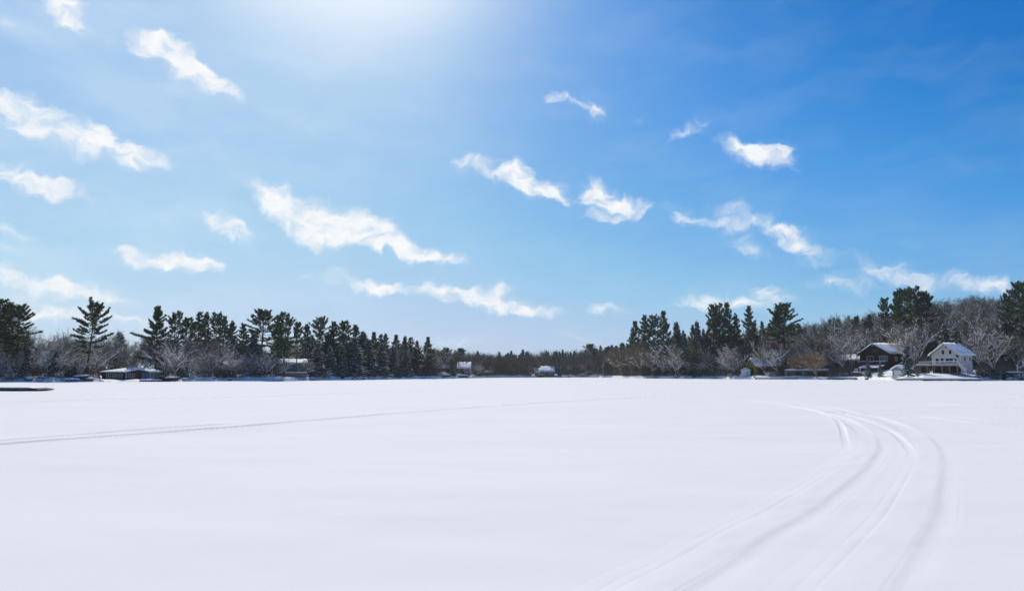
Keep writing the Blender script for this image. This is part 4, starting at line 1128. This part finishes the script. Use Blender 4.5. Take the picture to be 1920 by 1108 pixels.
# ---- the dark red house
hr, Yr_, zr_ = house_root('lake_house', 1642, 26, dirdeg=40, label='dark red-brown wooden house with broad snowy roof and balcony, right of the parked car', Z=2.0)
W_, D_, ZE, ZT = 12.2, 13.5, 7.0, 10.2
gable_walls(hr, W_, D_, 0, ZE, ZT, m_redwood)
gable_roof(hr, W_, D_, ZE, ZT, over=.8, trim=m_darkwood, snow=.32)
MB().poly([(-.28, -.86, 9.55), (.28, -.86, 9.55), (0, -.86, 9.95), (-.28, -.8, 9.55), (.28, -.8, 9.55), (0, -.8, 9.95)], [(0, 1, 2), (5, 4, 3), (0, 3, 4, 1), (1, 4, 5, 2), (2, 5, 3, 0)]).build('gable_ornament', m_white, hr)
window(hr, 1.9, 4.9, 4.1, 6.0, bars=2, glass=m_tealglass); window(hr, -3.2, -.6, 4.1, 6.0, bars=1)
window(hr, -1.2, 1.2, 7.3, 8.5, bars=1, frame=m_redwood)
window(hr, 2.2, 3.3, 4.3, 5.7, face='side', pos=W_ / 2, bars=1, glass=m_tealglass); window(hr, 7.4, 8.8, 4.3, 5.7, face='side', pos=W_ / 2, bars=1)
bal = MB().box(-5.4, 6.0, -2.2, -.01, 3.15, 3.32).build('balcony', m_darkwood, hr)
b2 = MB().box(-5.4, 6.0, -2.2, -2.1, 4.1, 4.2)
for i in range(26): b2.box(-5.35 + i * .45, -5.29 + i * .45, -2.18, -2.12, 3.32, 4.1)
b2.build('railing', m_wood, bal); MB().box(-5.42, 6.02, -2.22, -2.08, 4.204, 4.34).build('rail_snow', m_roofsnow, bal)
for x in (-5.2, -1.4, 2.4, 5.8): MB().box(x - .11, x + .11, -2.15, -1.93, 0, 3.15).build('post', m_darkwood, hr)
pr = MB().slab((-3.0, -4.6, 1.75), (5.6, -4.6, 1.75), (5.6, -2.25, 2.55), (-3.0, -2.25, 2.55), .14).build('porch_roof', m_shingle, hr)
MB().slab((-3.05, -4.65, 1.895), (5.65, -4.65, 1.895), (5.65, -2.22, 2.70), (-3.05, -2.22, 2.70), .26).build('porch_snow', m_roofsnow, pr, bevel=.1)
for x in (-2.8, .2, 3.0, 5.4): MB().box(x - .09, x + .09, -4.5, -4.3, -.3, 1.76).build('porch_post', m_wood, hr)
MB().box(-1.0, 1.0, -.07, -.01, .05, 2.3).build('door', m_darkwood, hr)

# ---- the teal garage between the two
hg, Yg_, zg_ = house_root('garage', 1684, 9, dirdeg=38, label='small grey-green garage with thick snowy roof between the two big houses', cat='garage', Z=.9)
gable_walls(hg, 3.8, 5, 0, 2.3, 3.3, m_teal); gable_roof(hg, 3.8, 5, 2.3, 3.3, over=.4, trim=m_white, snow=.3)
MB().box(-1.3, 1.3, -.06, -.01, .05, 2.0).build('garage_door', m_white, hg)
window(hg, 1.6, 2.8, 1.0, 1.8, face='side', pos=1.9, bars=1)

# ---- ochre cabin
hc, Yc, zc = house_root('cabin', 1410, 9, dirdeg=58, label='small ochre cabin with bluish snowy roof, left of the low leaning tree', cat='cabin', Z=1.3)
W_, D_, ZE, ZT = 5.2, 7.2, 3.9, 6.3
gable_walls(hc, W_, D_, 0, ZE, ZT, m_ochre); gable_roof(hc, W_, D_, ZE, ZT, over=.55, trim=m_darkwood, snow=.24)
window(hc, -1.2, 1.0, 1.2, 2.8, bars=1, frame=m_darkwood); window(hc, 1.2, 2.4, 1.3, 2.7, face='side', pos=W_ / 2, bars=1, frame=m_darkwood); window(hc, 4.4, 5.6, 1.3, 2.7, face='side', pos=W_ / 2, bars=1, frame=m_darkwood)
MB().box(-.35, .35, 3.4, 4.0, 5.6, 7.0).build('chimney', m_darkwood, hc)
hw_, _, _ = house_root('shed', 1398, 4, dirdeg=10, label='small pale shed with snowy front, left beside the ochre cabin', cat='shed', Z=.9)
gable_walls(hw_, 3.2, 2.6, 0, 2.3, 3.0, m_white); gable_roof(hw_, 3.2, 2.6, 2.3, 3.0, over=.25, snow=.25)
MB().box(.2, 1.05, -.05, -.01, .05, 1.9).build('door', m_grey, hw_)

# ---- two low boathouses beside the willow
for px, w, s_, mat, lab in ((1490, 5.8, 5, m_ochre, 'low ochre boathouse with open front, left of the thick willow stump'),
                            (1527, 8.4, 6, m_brick, 'low brown boathouse with flat snowy roof behind the thick willow stump')):
    hb, Y_, z_ = house_root('boathouse', px, s_, dirdeg=4, label=lab, cat='boathouse', Z=.8)
    MB().box(-w / 2, w / 2, .3, 4.0, 0, 2.15).build('wall', mat, hb)
    rf = MB().slab((-w / 2 - .35, -.35, 2.1), (w / 2 + .35, -.35, 2.1), (w / 2 + .35, 4.3, 2.55), (-w / 2 - .35, 4.3, 2.55), .13).build('roof', m_darkwood, hb)
    MB().slab((-w / 2 - .38, -.38, 2.235), (w / 2 + .38, -.38, 2.235), (w / 2 + .38, 4.33, 2.685), (-w / 2 - .38, 4.33, 2.685), .3).build('roof_snow', m_roofsnow, rf, bevel=.12)
    window(hb, -w / 2 + .8, -w / 2 + 2.0, .8, 1.7, pos=.3, bars=1, frame=m_darkwood)
    MB().box(.3, 1.9, .24, .29, .05, 1.9).build('door', m_darkwood, hb)
    for x in (-w / 2 + .1, w / 2 - .1): MB().box(x - .09, x + .09, -.2, -.02, 0, 2.1).build('post', m_white if w < 6 else m_darkwood, hb)

# ---- houses standing back in the wood on the right
def back_house(px, s_, w, py_eave, py_top, mat, label, dirdeg=0, depth=11, name='house', over=.5, wins=3, Z=None):
    """a house with its ridge parallel to the lake; heights read from where its eave and ridge stand"""
    q = q_of(px); Y = ysh(px) + s_; z0 = tz(q, Y) - .4 if Z is None else Z
    h, _, _ = house_root(name, px, s_, dirdeg=dirdeg, label=label, Z=z0)
    ze = z_at(py_eave, Y) - z0 + .3; zt = z_at(py_top, Y + depth / 2) - z0 - .35
    gable_walls(h, depth, w, 0, ze, zt, mat, along='x', x0=-w / 2)
    gable_roof(h, depth, w, ze, zt, over=over, along='x', x0=-w / 2, snow=.3)
    for i in range(wins):
        x = -w / 2 + w * (i + .5) / wins
        window(h, x - .5, x + .5, ze - 1.7, ze - .7, pos=-depth / 2, bars=1)
    dz = max(.05, ze - 2.4)
    MB().box(-w / 2 + .4, -w / 2 + 1.3, -depth / 2 - .05, -depth / 2 - .01, dz - .3, dz + 1.75).build('door', m_darkwood, h)
    return h
back_house(1594, 40, 12.5, 677, 665, m_brick, 'low brick house with white snowy roof behind the trees left of the red house', dirdeg=-4)
back_house(1529, 50, 7.5, 668, 656, m_beige, 'pinkish pale house showing a snowy roof behind the golden willow', dirdeg=-6)

# ---- low cottage at the left shore
px0 = 246; hl, Yl, zl = house_root('cottage', px0, 11, dirdeg=0, label='long low cottage with snowy hipped roof and blue end wall on the left shore', cat='cottage', Z=.5)
k = Yl / F; wl, wr = (px0 - 199) * k, (295 - px0) * k
wl_ = -wl; hz0 = 1.6
MB().box(wl_, -1.2, .6, 6, 0, hz0).build('left_wall', m_darkwood, hl)
MB().box(-1.2, 2.3, .0, 6, 0, hz0).build('brick_wall', m_brick, hl)
MB().box(2.3, 3.6, -.8, 6, 0, hz0 + .1).build('blue_wall', m_teal, hl)
MB().box(3.6, wr, -.2, 6, 0, hz0).build('right_wall', m_grey, hl)
zt_ = z_at(689.5, Yl + 3) - .5 - .35
def hip(m, x0, x1, r0, r1, y0, y1, ze, zt, th):
    ym = (y0 + y1) / 2
    P_ = [(x0, y0, ze), (x1, y0, ze), (x1, y1, ze), (x0, y1, ze), (r0, ym, zt), (r1, ym, zt)]
    m.poly([(a, b_, c + th) for a, b_, c in P_] + [(a, b_, c) for a, b_, c in P_[:4]], [(0, 1, 5, 4), (1, 2, 5), (2, 3, 4, 5), (3, 0, 4), (0, 6, 7, 1), (1, 7, 8, 2), (2, 8, 9, 3), (3, 9, 6, 0), (6, 9, 8, 7)])
m = MB(); hip(m, wl_ - .4, wr + .35, -1.2, 3.9, -.9, 6.7, hz0, zt_, .12); rf = m.build('roof', m_shingle, hl)
m = MB(); hip(m, wl_ - .45, wr + .4, -1.25, 3.95, -.95, 6.75, hz0 + .13, zt_ + .13, .22); m.build('roof_snow', m_roofsnow, rf, bevel=.06)
m2 = MB(); m2.slab((-1.7, -1.5, 1.62), (1.6, -1.5, 2.35), (1.6, 2.6, zt_ - .1), (-1.7, 2.0, 1.9), .24); m2.slab((1.6, -1.5, 2.35), (4.7, -1.5, 1.62), (4.7, 2.0, 1.9), (1.6, 2.6, zt_ - .1), .24)
m2.build('porch_snow', m_roofsnow, rf, bevel=.05)
MB().poly([(-1.2, -1.42, 1.62), (4.3, -1.42, 1.62), (1.6, -1.42, 2.3), (-1.2, -1.3, 1.62), (4.3, -1.3, 1.62), (1.6, -1.3, 2.3)], [(0, 1, 2), (5, 4, 3), (0, 3, 4, 1), (1, 4, 5, 2), (2, 5, 3, 0)]).build('porch_gable', m_darkwood, hl)
for x in (-1.1, 4.2): MB().box(x - .08, x + .08, -1.4, -1.24, -.1, 1.64).build('post', m_white, hl)
for x in (-5.2, -4.0, -2.8): window(hl, x, x + .8, .45, 1.35, pos=.6, bars=1, frame=m_white)
window(hl, -.6, .7, .45, 1.35, pos=0, bars=2, frame=m_white); round_window(hl, 5.4, .95, .26); window(hl, 4.0, 4.7, .5, 1.35, pos=-.2, bars=0)
MB().box(1.0, 1.9, -.06, -.01, .02, 1.5).build('door', m_brick, hl)
MB().box(2.5, 3.4, -.86, -.81, .02, 1.5).build('blue_door', m_blue, hl)
for x, zt2 in ((-.9, zt_ + .45), (-3.6, zt_ - .1)): MB().box(x - .2, x + .2, 2.2, 2.6, 2.0, zt2).build('chimney', m_brick, hl)

# ---- houses in the left wood
back_house(417, 40, 6.5, 665, 657, m_darkwood, 'dark house high in the left wood, only its small snowy roof showing', dirdeg=0, depth=10, wins=2)
back_house(461, 19, 13.0, 688, 677, m_slate, 'long low grey house under snow behind the shore in the left wood', dirdeg=2, depth=11, wins=4)
back_house(547, 13, 7.6, 684, 674, m_slate, 'grey house with snowy roof between the bare pine trunks', dirdeg=0, depth=10, wins=2)
fw, Yf, zf = house_root('fence', 548, 4.5, dirdeg=0, label='low brown board fence capped with snow between the bare pine trunks', cat='fence', Z=.9)
fb = MB().box(-3.8, 3.8, 0, .06, 0, 1.25)
for i in range(38): fb.box(-3.8 + i * .2, -3.62 + i * .2, -.03, -.002, .05, 1.2)
fb.build('boards', m_wood, fw); MB().box(-3.85, 3.85, -.12, .16, 1.254, 1.48).build('fence_snow', m_roofsnow, fw, bevel=.06)
for x in (-3.7, -1.2, 1.2, 3.7): MB().box(x - .07, x + .07, .07, .2, 0, 1.35).build('post', m_darkwood, fw)
hk, _, _ = house_root('shed', 676 / 1 - 546 + 5, 6, dirdeg=0, label='tiny dark shed left of the big lone pine, half behind twigs', cat='shed', Z=.7)
gable_walls(hk, 2.2, 2.2, 0, 1.7, 2.2, m_wood); gable_roof(hk, 2.2, 2.2, 1.7, 2.2, over=.25, snow=.2); MB().box(-.8, 0, -.05, -.01, .05, 1.5).build('door', m_darkwood, hk)

# ---- white house in the bay
hi, Yi, zi = house_root('lake_house', 871, 8, dirdeg=4, label='small grey house with one bright snowy roof slope, left side of the bay', Z=1.2)
ki = Yi / F; w = 22 * ki; ze = z_at(690, Yi) - 1.2; zt_ = z_at(680.5, Yi + 5) - 1.2
gable_walls(hi, 10, w, 0, ze, zt_ - .1, m_slate, along='x', x0=-w / 2)
gable_roof(hi, 10, w, ze, zt_ - .1, over=.5, along='x', x0=-w / 2, snow=.35)
window(hi, -1.6, -.4, ze - 1.8, ze - .6, pos=-5, bars=1, frame=m_darkwood); window(hi, .5, .95, ze - 2.0, ze - .5, pos=-5, bars=0); window(hi, 1.5, 1.95, ze - 2.0, ze - .5, pos=-5, bars=0)
MB().box(-.9, .1, -5.06, -5.01, .1, 2.0).build('door', m_darkwood, hi)

# ---- far double-roofed house at the head of the bay
hf, Yf2, zf2 = house_root('lake_house', 1022, 7, dirdeg=0, label='far grey house with two snowy roofs, one lower, at the head of the bay', Z=1.0)
kf = Yf2 / F
for (a, b_, pe, pt, dep) in ((1015, 1039, 696, 688, 11), (1003, 1014.5, 698, 692, 9)):
    w = (b_ - a) * kf; x0 = (a - 1022) * kf; ze = z_at(pe, Yf2) - 1.0; zt_ = z_at(pt, Yf2 + 5) - 1.0
    gable_walls(hf, dep, w, 0, ze, zt_, m_slate, along='x', x0=x0)
    gable_roof(hf, dep, w, ze, zt_, over=.35, along='x', x0=x0, snow=.4)
    for j in range(2 if a > 1010 else 1): window(hf, x0 + 1.0 + j * 3.2, x0 + 2.4 + j * 3.2, ze - 1.8, ze - .6, pos=-dep / 2, bars=1)
MB().box(-4.5, -1.0, -8.2, -5.6, -.6, .55).build('deck', m_darkwood, hf); MB().box(-4.6, -.9, -8.3, -5.55, .554, .9).build('deck_snow', m_roofsnow, hf, bevel=.1)
MB().box(.4, 1.4, -5.56, -5.51, 0, 2.0).build('door', m_darkwood, hf)

# ---- orange hut and ramps at the far shore
ho, Yo, zo = house_root('hut', 1105, 4, dirdeg=0, label='little orange hut with snow on top under a snowy spruce, far shore', cat='hut', Z=.8)
gable_walls(ho, 3.4, 3, 0, 1.9, 2.5, m_orange); gable_roof(ho, 3.4, 3, 1.9, 2.5, over=.3, snow=.3); MB().box(-.5, .4, -.05, -.01, .05, 1.7).build('door', m_darkwood, ho)
for px, w, z0_, z1_, lab, s_ in ((1087, 6.6, .5, 2.1, 'snow-covered boat ramp sloping up to the little orange hut', 2.5), (1122, 7.0, .5, 1.8, 'snow-covered ramp just right of the little orange hut', 2.5)):
    r_, _, _ = house_root('boat_ramp', px, s_, dirdeg=0, label=lab, cat='ramp', Z=.1)
    b_ = MB().slab((-w / 2, 0, z0_), (w / 2, 0, z1_), (w / 2, 2.2, z1_), (-w / 2, 2.2, z0_), .14).build('ramp_deck', m_orange if px == 1087 else m_wood, r_)
    MB().slab((-w / 2 - .1, -.1, z0_ + .145), (w / 2 + .1, -.1, z1_ + .145), (w / 2 + .1, 2.3, z1_ + .145), (-w / 2 - .1, 2.3, z0_ + .145), .3).build('ramp_snow', m_roofsnow, b_, bevel=.1)
    for x in (-w * .2, w * .2, w * .45): MB().box(x - .08, x + .08, .1, .26, -.6, z0_ + (z1_ - z0_) * (x / w + .5)).build('post', m_darkwood, r_)

# ---- docks lifted out or frozen in, all under snow
def dock(px, s_, w, label, dep=2.2, dirdeg=0, h=.55, snowh=.28, Z=0.0, mat=None):
    r_, _, _ = house_root('dock', px, s_, dirdeg=dirdeg, label=label, cat='dock', Z=Z)
    d_ = MB().box(-w / 2, w / 2, 0, dep, h - .16, h); d_.box(-w / 2 + .02, w / 2 - .02, .04, .12, h - (.34 if mat is None else .6), h - .162); d_.build('deck', mat or m_darkwood, r_)
    # rounded snow load
    rs = np.random.RandomState(int(px)); na, nb_ = 24, 6; V = []
    for i in range(na + 1):
        for j in range(nb_ + 1):
            u, v = i / na, j / nb_; ed = min(1, 7 * min(u, 1 - u)) ** .5 * min(1, 3 * min(v, 1 - v) + .25) ** .5
            V.append((-w / 2 - .08 + (w + .16) * u, -.08 + (dep + .16) * v, h + .004 + snowh * ed * rs.uniform(.8, 1.15)))
    V += [(a, b_, h - .03) for a, b_, c in V]; nb2 = (na + 1) * (nb_ + 1); I = lambda i, j: i * (nb_ + 1) + j
    qd = [(I(i, j), I(i + 1, j), I(i + 1, j + 1), I(i, j + 1)) for i in range(na) for j in range(nb_)]
    ring = [I(i, 0) for i in range(na + 1)] + [I(na, j) for j in range(1, nb_ + 1)] + [I(i, nb_) for i in range(na - 1, -1, -1)] + [I(0, j) for j in range(nb_ - 1, 0, -1)]
    qd += [(ring[a], ring[a] + nb2, ring[(a + 1) % len(ring)] + nb2, ring[(a + 1) % len(ring)]) for a in range(len(ring))]
    mk('dock_snow', V, quads=qd, mats=[m_roofsnow], smooth=True, parent=r_)
    for x in np.linspace(-w / 2 + .3, w / 2 - .3, max(2, int(w / 2.5))):
        MB().bar((x, .15, -.4), (x, .15, h - .162), .07, 6).build('post', m_darkwood, r_)
    return r_
dock(1757, -3.0, 18.5, 'long snow-covered timber dock edge in front of the light house', dep=3.2, h=.50, snowh=.40, dirdeg=0)
dock(522, -1.6, 2.8, 'short dark dock plank frozen in below the bare pine trunks', dep=1.0, h=.22, snowh=.05)
dock(283, -2.0, 4.6, 'low dock with dark edge in front of the low cottage', dep=1.6, h=.35, snowh=.22)
dock(1054, -1.0, 6.5, 'snow-covered dock just right of the far double-roofed house', dep=1.8, h=.5, snowh=.4)
dock(1067, .5, 4.5, 'short raised dock with a snow cap, second right of the far house', dep=1.8, h=.9, snowh=.4)
dock(1445, -1.2, 8.0, 'dark edged snowy dock below the ochre cabin and leaning tree', dep=1.6, h=.42, snowh=.3)
dock(1480, -.8, 5.0, 'snowy dock in front of the low ochre boathouse', dep=1.6, h=.5, snowh=.3)
dock(1586, -1.0, 7.0, 'snowy dock at the waterline left of the parked car', dep=1.8, h=.5, snowh=.34)
dock(1562, -.6, 3.4, 'short snowy dock just right of the willow stump', dep=1.6, h=.5, snowh=.34)
dock(1880, 3.0, 9.0, 'raised snowy walkway at the right edge beyond the twisted tree', dep=1.6, h=1.3, snowh=.3, Z=.9)
dock(1232, .6, 9.0, 'snow-covered dock lying under the promontory pines', dep=1.8, h=.6, snowh=.35)
# floating dock hauled out at the left edge of the frame
YD = 66.0
fd = empty('floating_dock', (q_of(-16) * YD, YD, 0), R(3)); tag(fd, 'floating dock with rounded dark end lying in the snow at the left edge', 'dock')
prof = [(-4.2, .04), (3.7, .04), (4.15, .08), (4.5, .17), (4.25, .26), (3.7, .31), (-4.2, .33)]
MB().prism(prof, 0, 2.6).build('float', m_darkwood, fd, bevel=.03)
MB().prism([(-4.2, .335), (3.72, .315), (3.8, .33), (3.3, .40), (-4.2, .46)], .25, 2.64).build('dock_snow', m_roofsnow, fd, bevel=.06)
MB().box(-4.2, 3.6, -.05, -.005, .22, .30).build('edge_board', m_wood, fd)
MB().slab((-4.2, -1.2, .02), (3.0, -.25, .02), (3.0, -.12, .02), (-4.2, -1.05, .02), .09).build('mooring_pole', m_darkwood, fd)

# ---- hulls and the car under snow
def boat(px, s_, ln, label, dirdeg=0, hull=m_black, Z=.2, snowh=.35, cover=None):
    r_, _, _ = house_root('boat', px, s_, dirdeg=dirdeg, label=label, cat='boat', Z=Z)
    n = 12; V = []; Fq = []
    for i in range(n + 1):
        u = i / n; x = -ln / 2 + ln * u; w_ = .95 * (1 - max(0, (u - .5) * 2) ** 2.2) * (.82 + .18 * min(1, u * 4)) + .02; sh_ = .75 + .22 * u ** 2; kz = .28 * max(0, u - .6) ** 1.4 * 2
        V += [(x, -w_, sh_), (x, -w_ * .75, .25 + kz), (x, 0, .02 + kz), (x, w_ * .75, .25 + kz), (x, w_, sh_)]
    for i in range(n):
        for j in range(4): a = i * 5 + j; Fq.append((a, a + 1, a + 6, a + 5))
    Fq += [(0, 5 * 0 + 1, 3, 4)]
    mk('hull', V, quads=Fq, mats=[hull], smooth=False, parent=r_)
    V = []; rs = np.random.RandomState(int(px))
    for i in range(n + 1):
        u = i / n; x = -ln / 2 + ln * u; w_ = .95 * (1 - max(0, (u - .5) * 2) ** 2.2) * (.82 + .18 * min(1, u * 4)) + .06; sh_ = .78 + .22 * u ** 2
        hmp = snowh * (.4 + .9 * math.sin(PI * min(1, u * 1.1)) ) * rs.uniform(.8, 1.15)
        V += [(x, -w_, sh_ - .05), (x, -w_ * .6, sh_ + hmp * .75), (x, 0, sh_ + hmp), (x, w_ * .6, sh_ + hmp * .75), (x, w_, sh_ - .05)]
    mk('snow_cover', V, quads=[(i * 5 + j, i * 5 + j + 1, i * 5 + j + 6, i * 5 + j + 5) for i in range(n) for j in range(4)], mats=[cover or m_roofsnow], smooth=True, parent=r_)
    mk('gunwale', np.array([(x_, y_ * 1.03, z_ + dz) for (x_, y_, z_) in [(-ln / 2 + ln * i / n, -(.95 * (1 - max(0, (i / n - .5) * 2) ** 2.2) * (.82 + .18 * min(1, i / n * 4)) + .03), .70 + .22 * (i / n) ** 2) for i in range(n + 1)] for dz in (0, .09)]),
       quads=[(2 * i, 2 * i + 2, 2 * i + 3, 2 * i + 1) for i in range(n)], mats=[m_white], parent=r_)
    return r_
boat(831, 2.5, 5.8, 'dark boat under a humped snow cover, left of the grey bay house', dirdeg=6, Z=.6, snowh=1.0)
boat(862, 1.0, 7.5, 'long dark boat with snow on deck below the grey bay house', dirdeg=3, Z=.3, snowh=.6)
boat(153, 1.6, 3.0, 'small dark rowing boat under snow at the foot of the big lone pine', dirdeg=6, Z=.5, snowh=.3)
dock(136, -1.0, 2.6, 'short blue-sided dock with snow on top, left below the big lone pine', dep=1.6, h=.62, snowh=.22, mat=m_blue)  # deck and front board simply coloured a mottled blue
boat(320, 0.4, 3.6, 'small dark rowing boat in the snow right of the low cottage', dirdeg=-10, Z=.1, snowh=.25)

cr_, Yc_, zc_ = house_root('parked_car', 1611, 6, dirdeg=0, label='dark parked car with thick snow on its roof, left of the dark red house', cat='car', Z=.75)
body = [(-2.25, .35), (2.25, .35), (2.3, .75), (2.15, 1.0), (1.1, 1.08), (-2.2, 1.08), (-2.3, .7)]
cbm = MB().prism(body, 0, 1.8).build('body', m_carpaint, cr_, bevel=.06)
MB().prism([(-2.05, 1.085), (1.05, 1.085), (.45, 1.62), (-1.8, 1.65)], .12, 1.68).build('cabin', m_glass, cbm, bevel=.04)
MB().prism([(-1.9, 1.655), (.5, 1.625), (.45, 1.80), (-.5, 1.98), (-1.7, 1.95)], .05, 1.75).build('roof_snow', m_roofsnow, cr_, bevel=.08)
MB().prism([(1.1, 1.09), (2.18, 1.01), (2.1, 1.2), (1.15, 1.32)], .08, 1.72).build('bonnet_snow', m_roofsnow, cr_, bevel=.06)
for x in (-1.5, 1.45):
    for y in (.02, 1.6):
        w = MB().bar((x, y - .04, .33), (x, y + .2, .33), .34, 16).build('wheel', m_tyre, cr_); MB().bar((x, y - .05, .33), (x, y - .042, .33), .19, 12).build('rim', m_grey, w)
for x, n_ in ((2.24, 'headlight'), (-2.32, 'tail_light')):
    for y in (.2, 1.35): MB().box(x, x + .09, y, y + .3, .72, .88).build(n_, m_white if n_ == 'headlight' else m_redwood, cr_)

# ---- boulders at the waterline, half under snow
def rock(px, s_, r, lab, grp=None):
    rs = np.random.RandomState(int(px * 7)); import bmesh
    X, Y, Z = spot(px, s_)
    e = empty('boulder', (X, Y, max(Z, 0) - .05)); tag(e, lab, 'boulder', grp)
    for nm, mat, zf, ex_ in (('stone', m_stone, 1.0, 1.0), ('snow_cap', m_roofsnow, .55, 1.04)):
        bm = bmesh.new(); bmesh.ops.create_icosphere(bm, subdivisions=2, radius=r)
        for v in bm.verts:
            k_ = 1 + .35 * float(vnoise(np.array([v.co.x / r * 1.7 + px]), np.array([v.co.y / r * 1.7 + v.co.z / r * 2.1]))[0])
            v.co = Vector((v.co.x * k_ * 1.35 * ex_, v.co.y * k_ * ex_, v.co.z * k_ * .62))
            if nm == 'snow_cap': v.co.z = max(v.co.z, .12 * r) * 1.0 + .10 * r
        me = bpy.data.meshes.new(nm); bm.to_mesh(me); bm.free(); me.materials.append(mat)
        o = bpy.data.objects.new(nm, me); COL.objects.link(o); o.parent = e
        if nm == 'snow_cap':
            for p in me.polygons: p.use_smooth = True
for px, s_, r, lab in ((1845, -1.5, .28, 'lone small dark rock on the ice right of the long dock'), (1864, -2.0, .3, 'left of two dark rocks on the ice near the right edge'), (1876, -2.2, .36, 'right of two dark rocks on the ice near the right edge')):
    rock(px, s_, r, lab)
for i in range(46):
    px = RNG.choice([RNG.uniform(0, 460), RNG.uniform(570, 860), RNG.uniform(1180, 1690), RNG.uniform(1830, 1920)])
    rock(px, RNG.uniform(.2, 3.0), RNG.uniform(.3, .85), 'snow-capped boulder on the bank just above the frozen lake', 'boulders along the banks')

# ------------------------------------------------------------------ air
hzm = bpy.data.materials.new("air"); hzm.use_nodes = True
ht = hzm.node_tree; ht.nodes.clear()
pv = N('ShaderNodeVolumePrincipled', ht); ho_ = N('ShaderNodeOutputMaterial', ht); L(pv.outputs[0], ho_.inputs['Volume'], ht)
pv.inputs['Color'].default_value = (.86, .92, 1, 1); pv.inputs['Density'].default_value = .00011; pv.inputs['Anisotropy'].default_value = .3
hm = MB().box(-1520, 1600, -910, 1700, -2.0, 95).build('haze', hzm)
tag(hm, 'thin pale winter haze lying over the lake and woods', 'haze', kind='stuff')
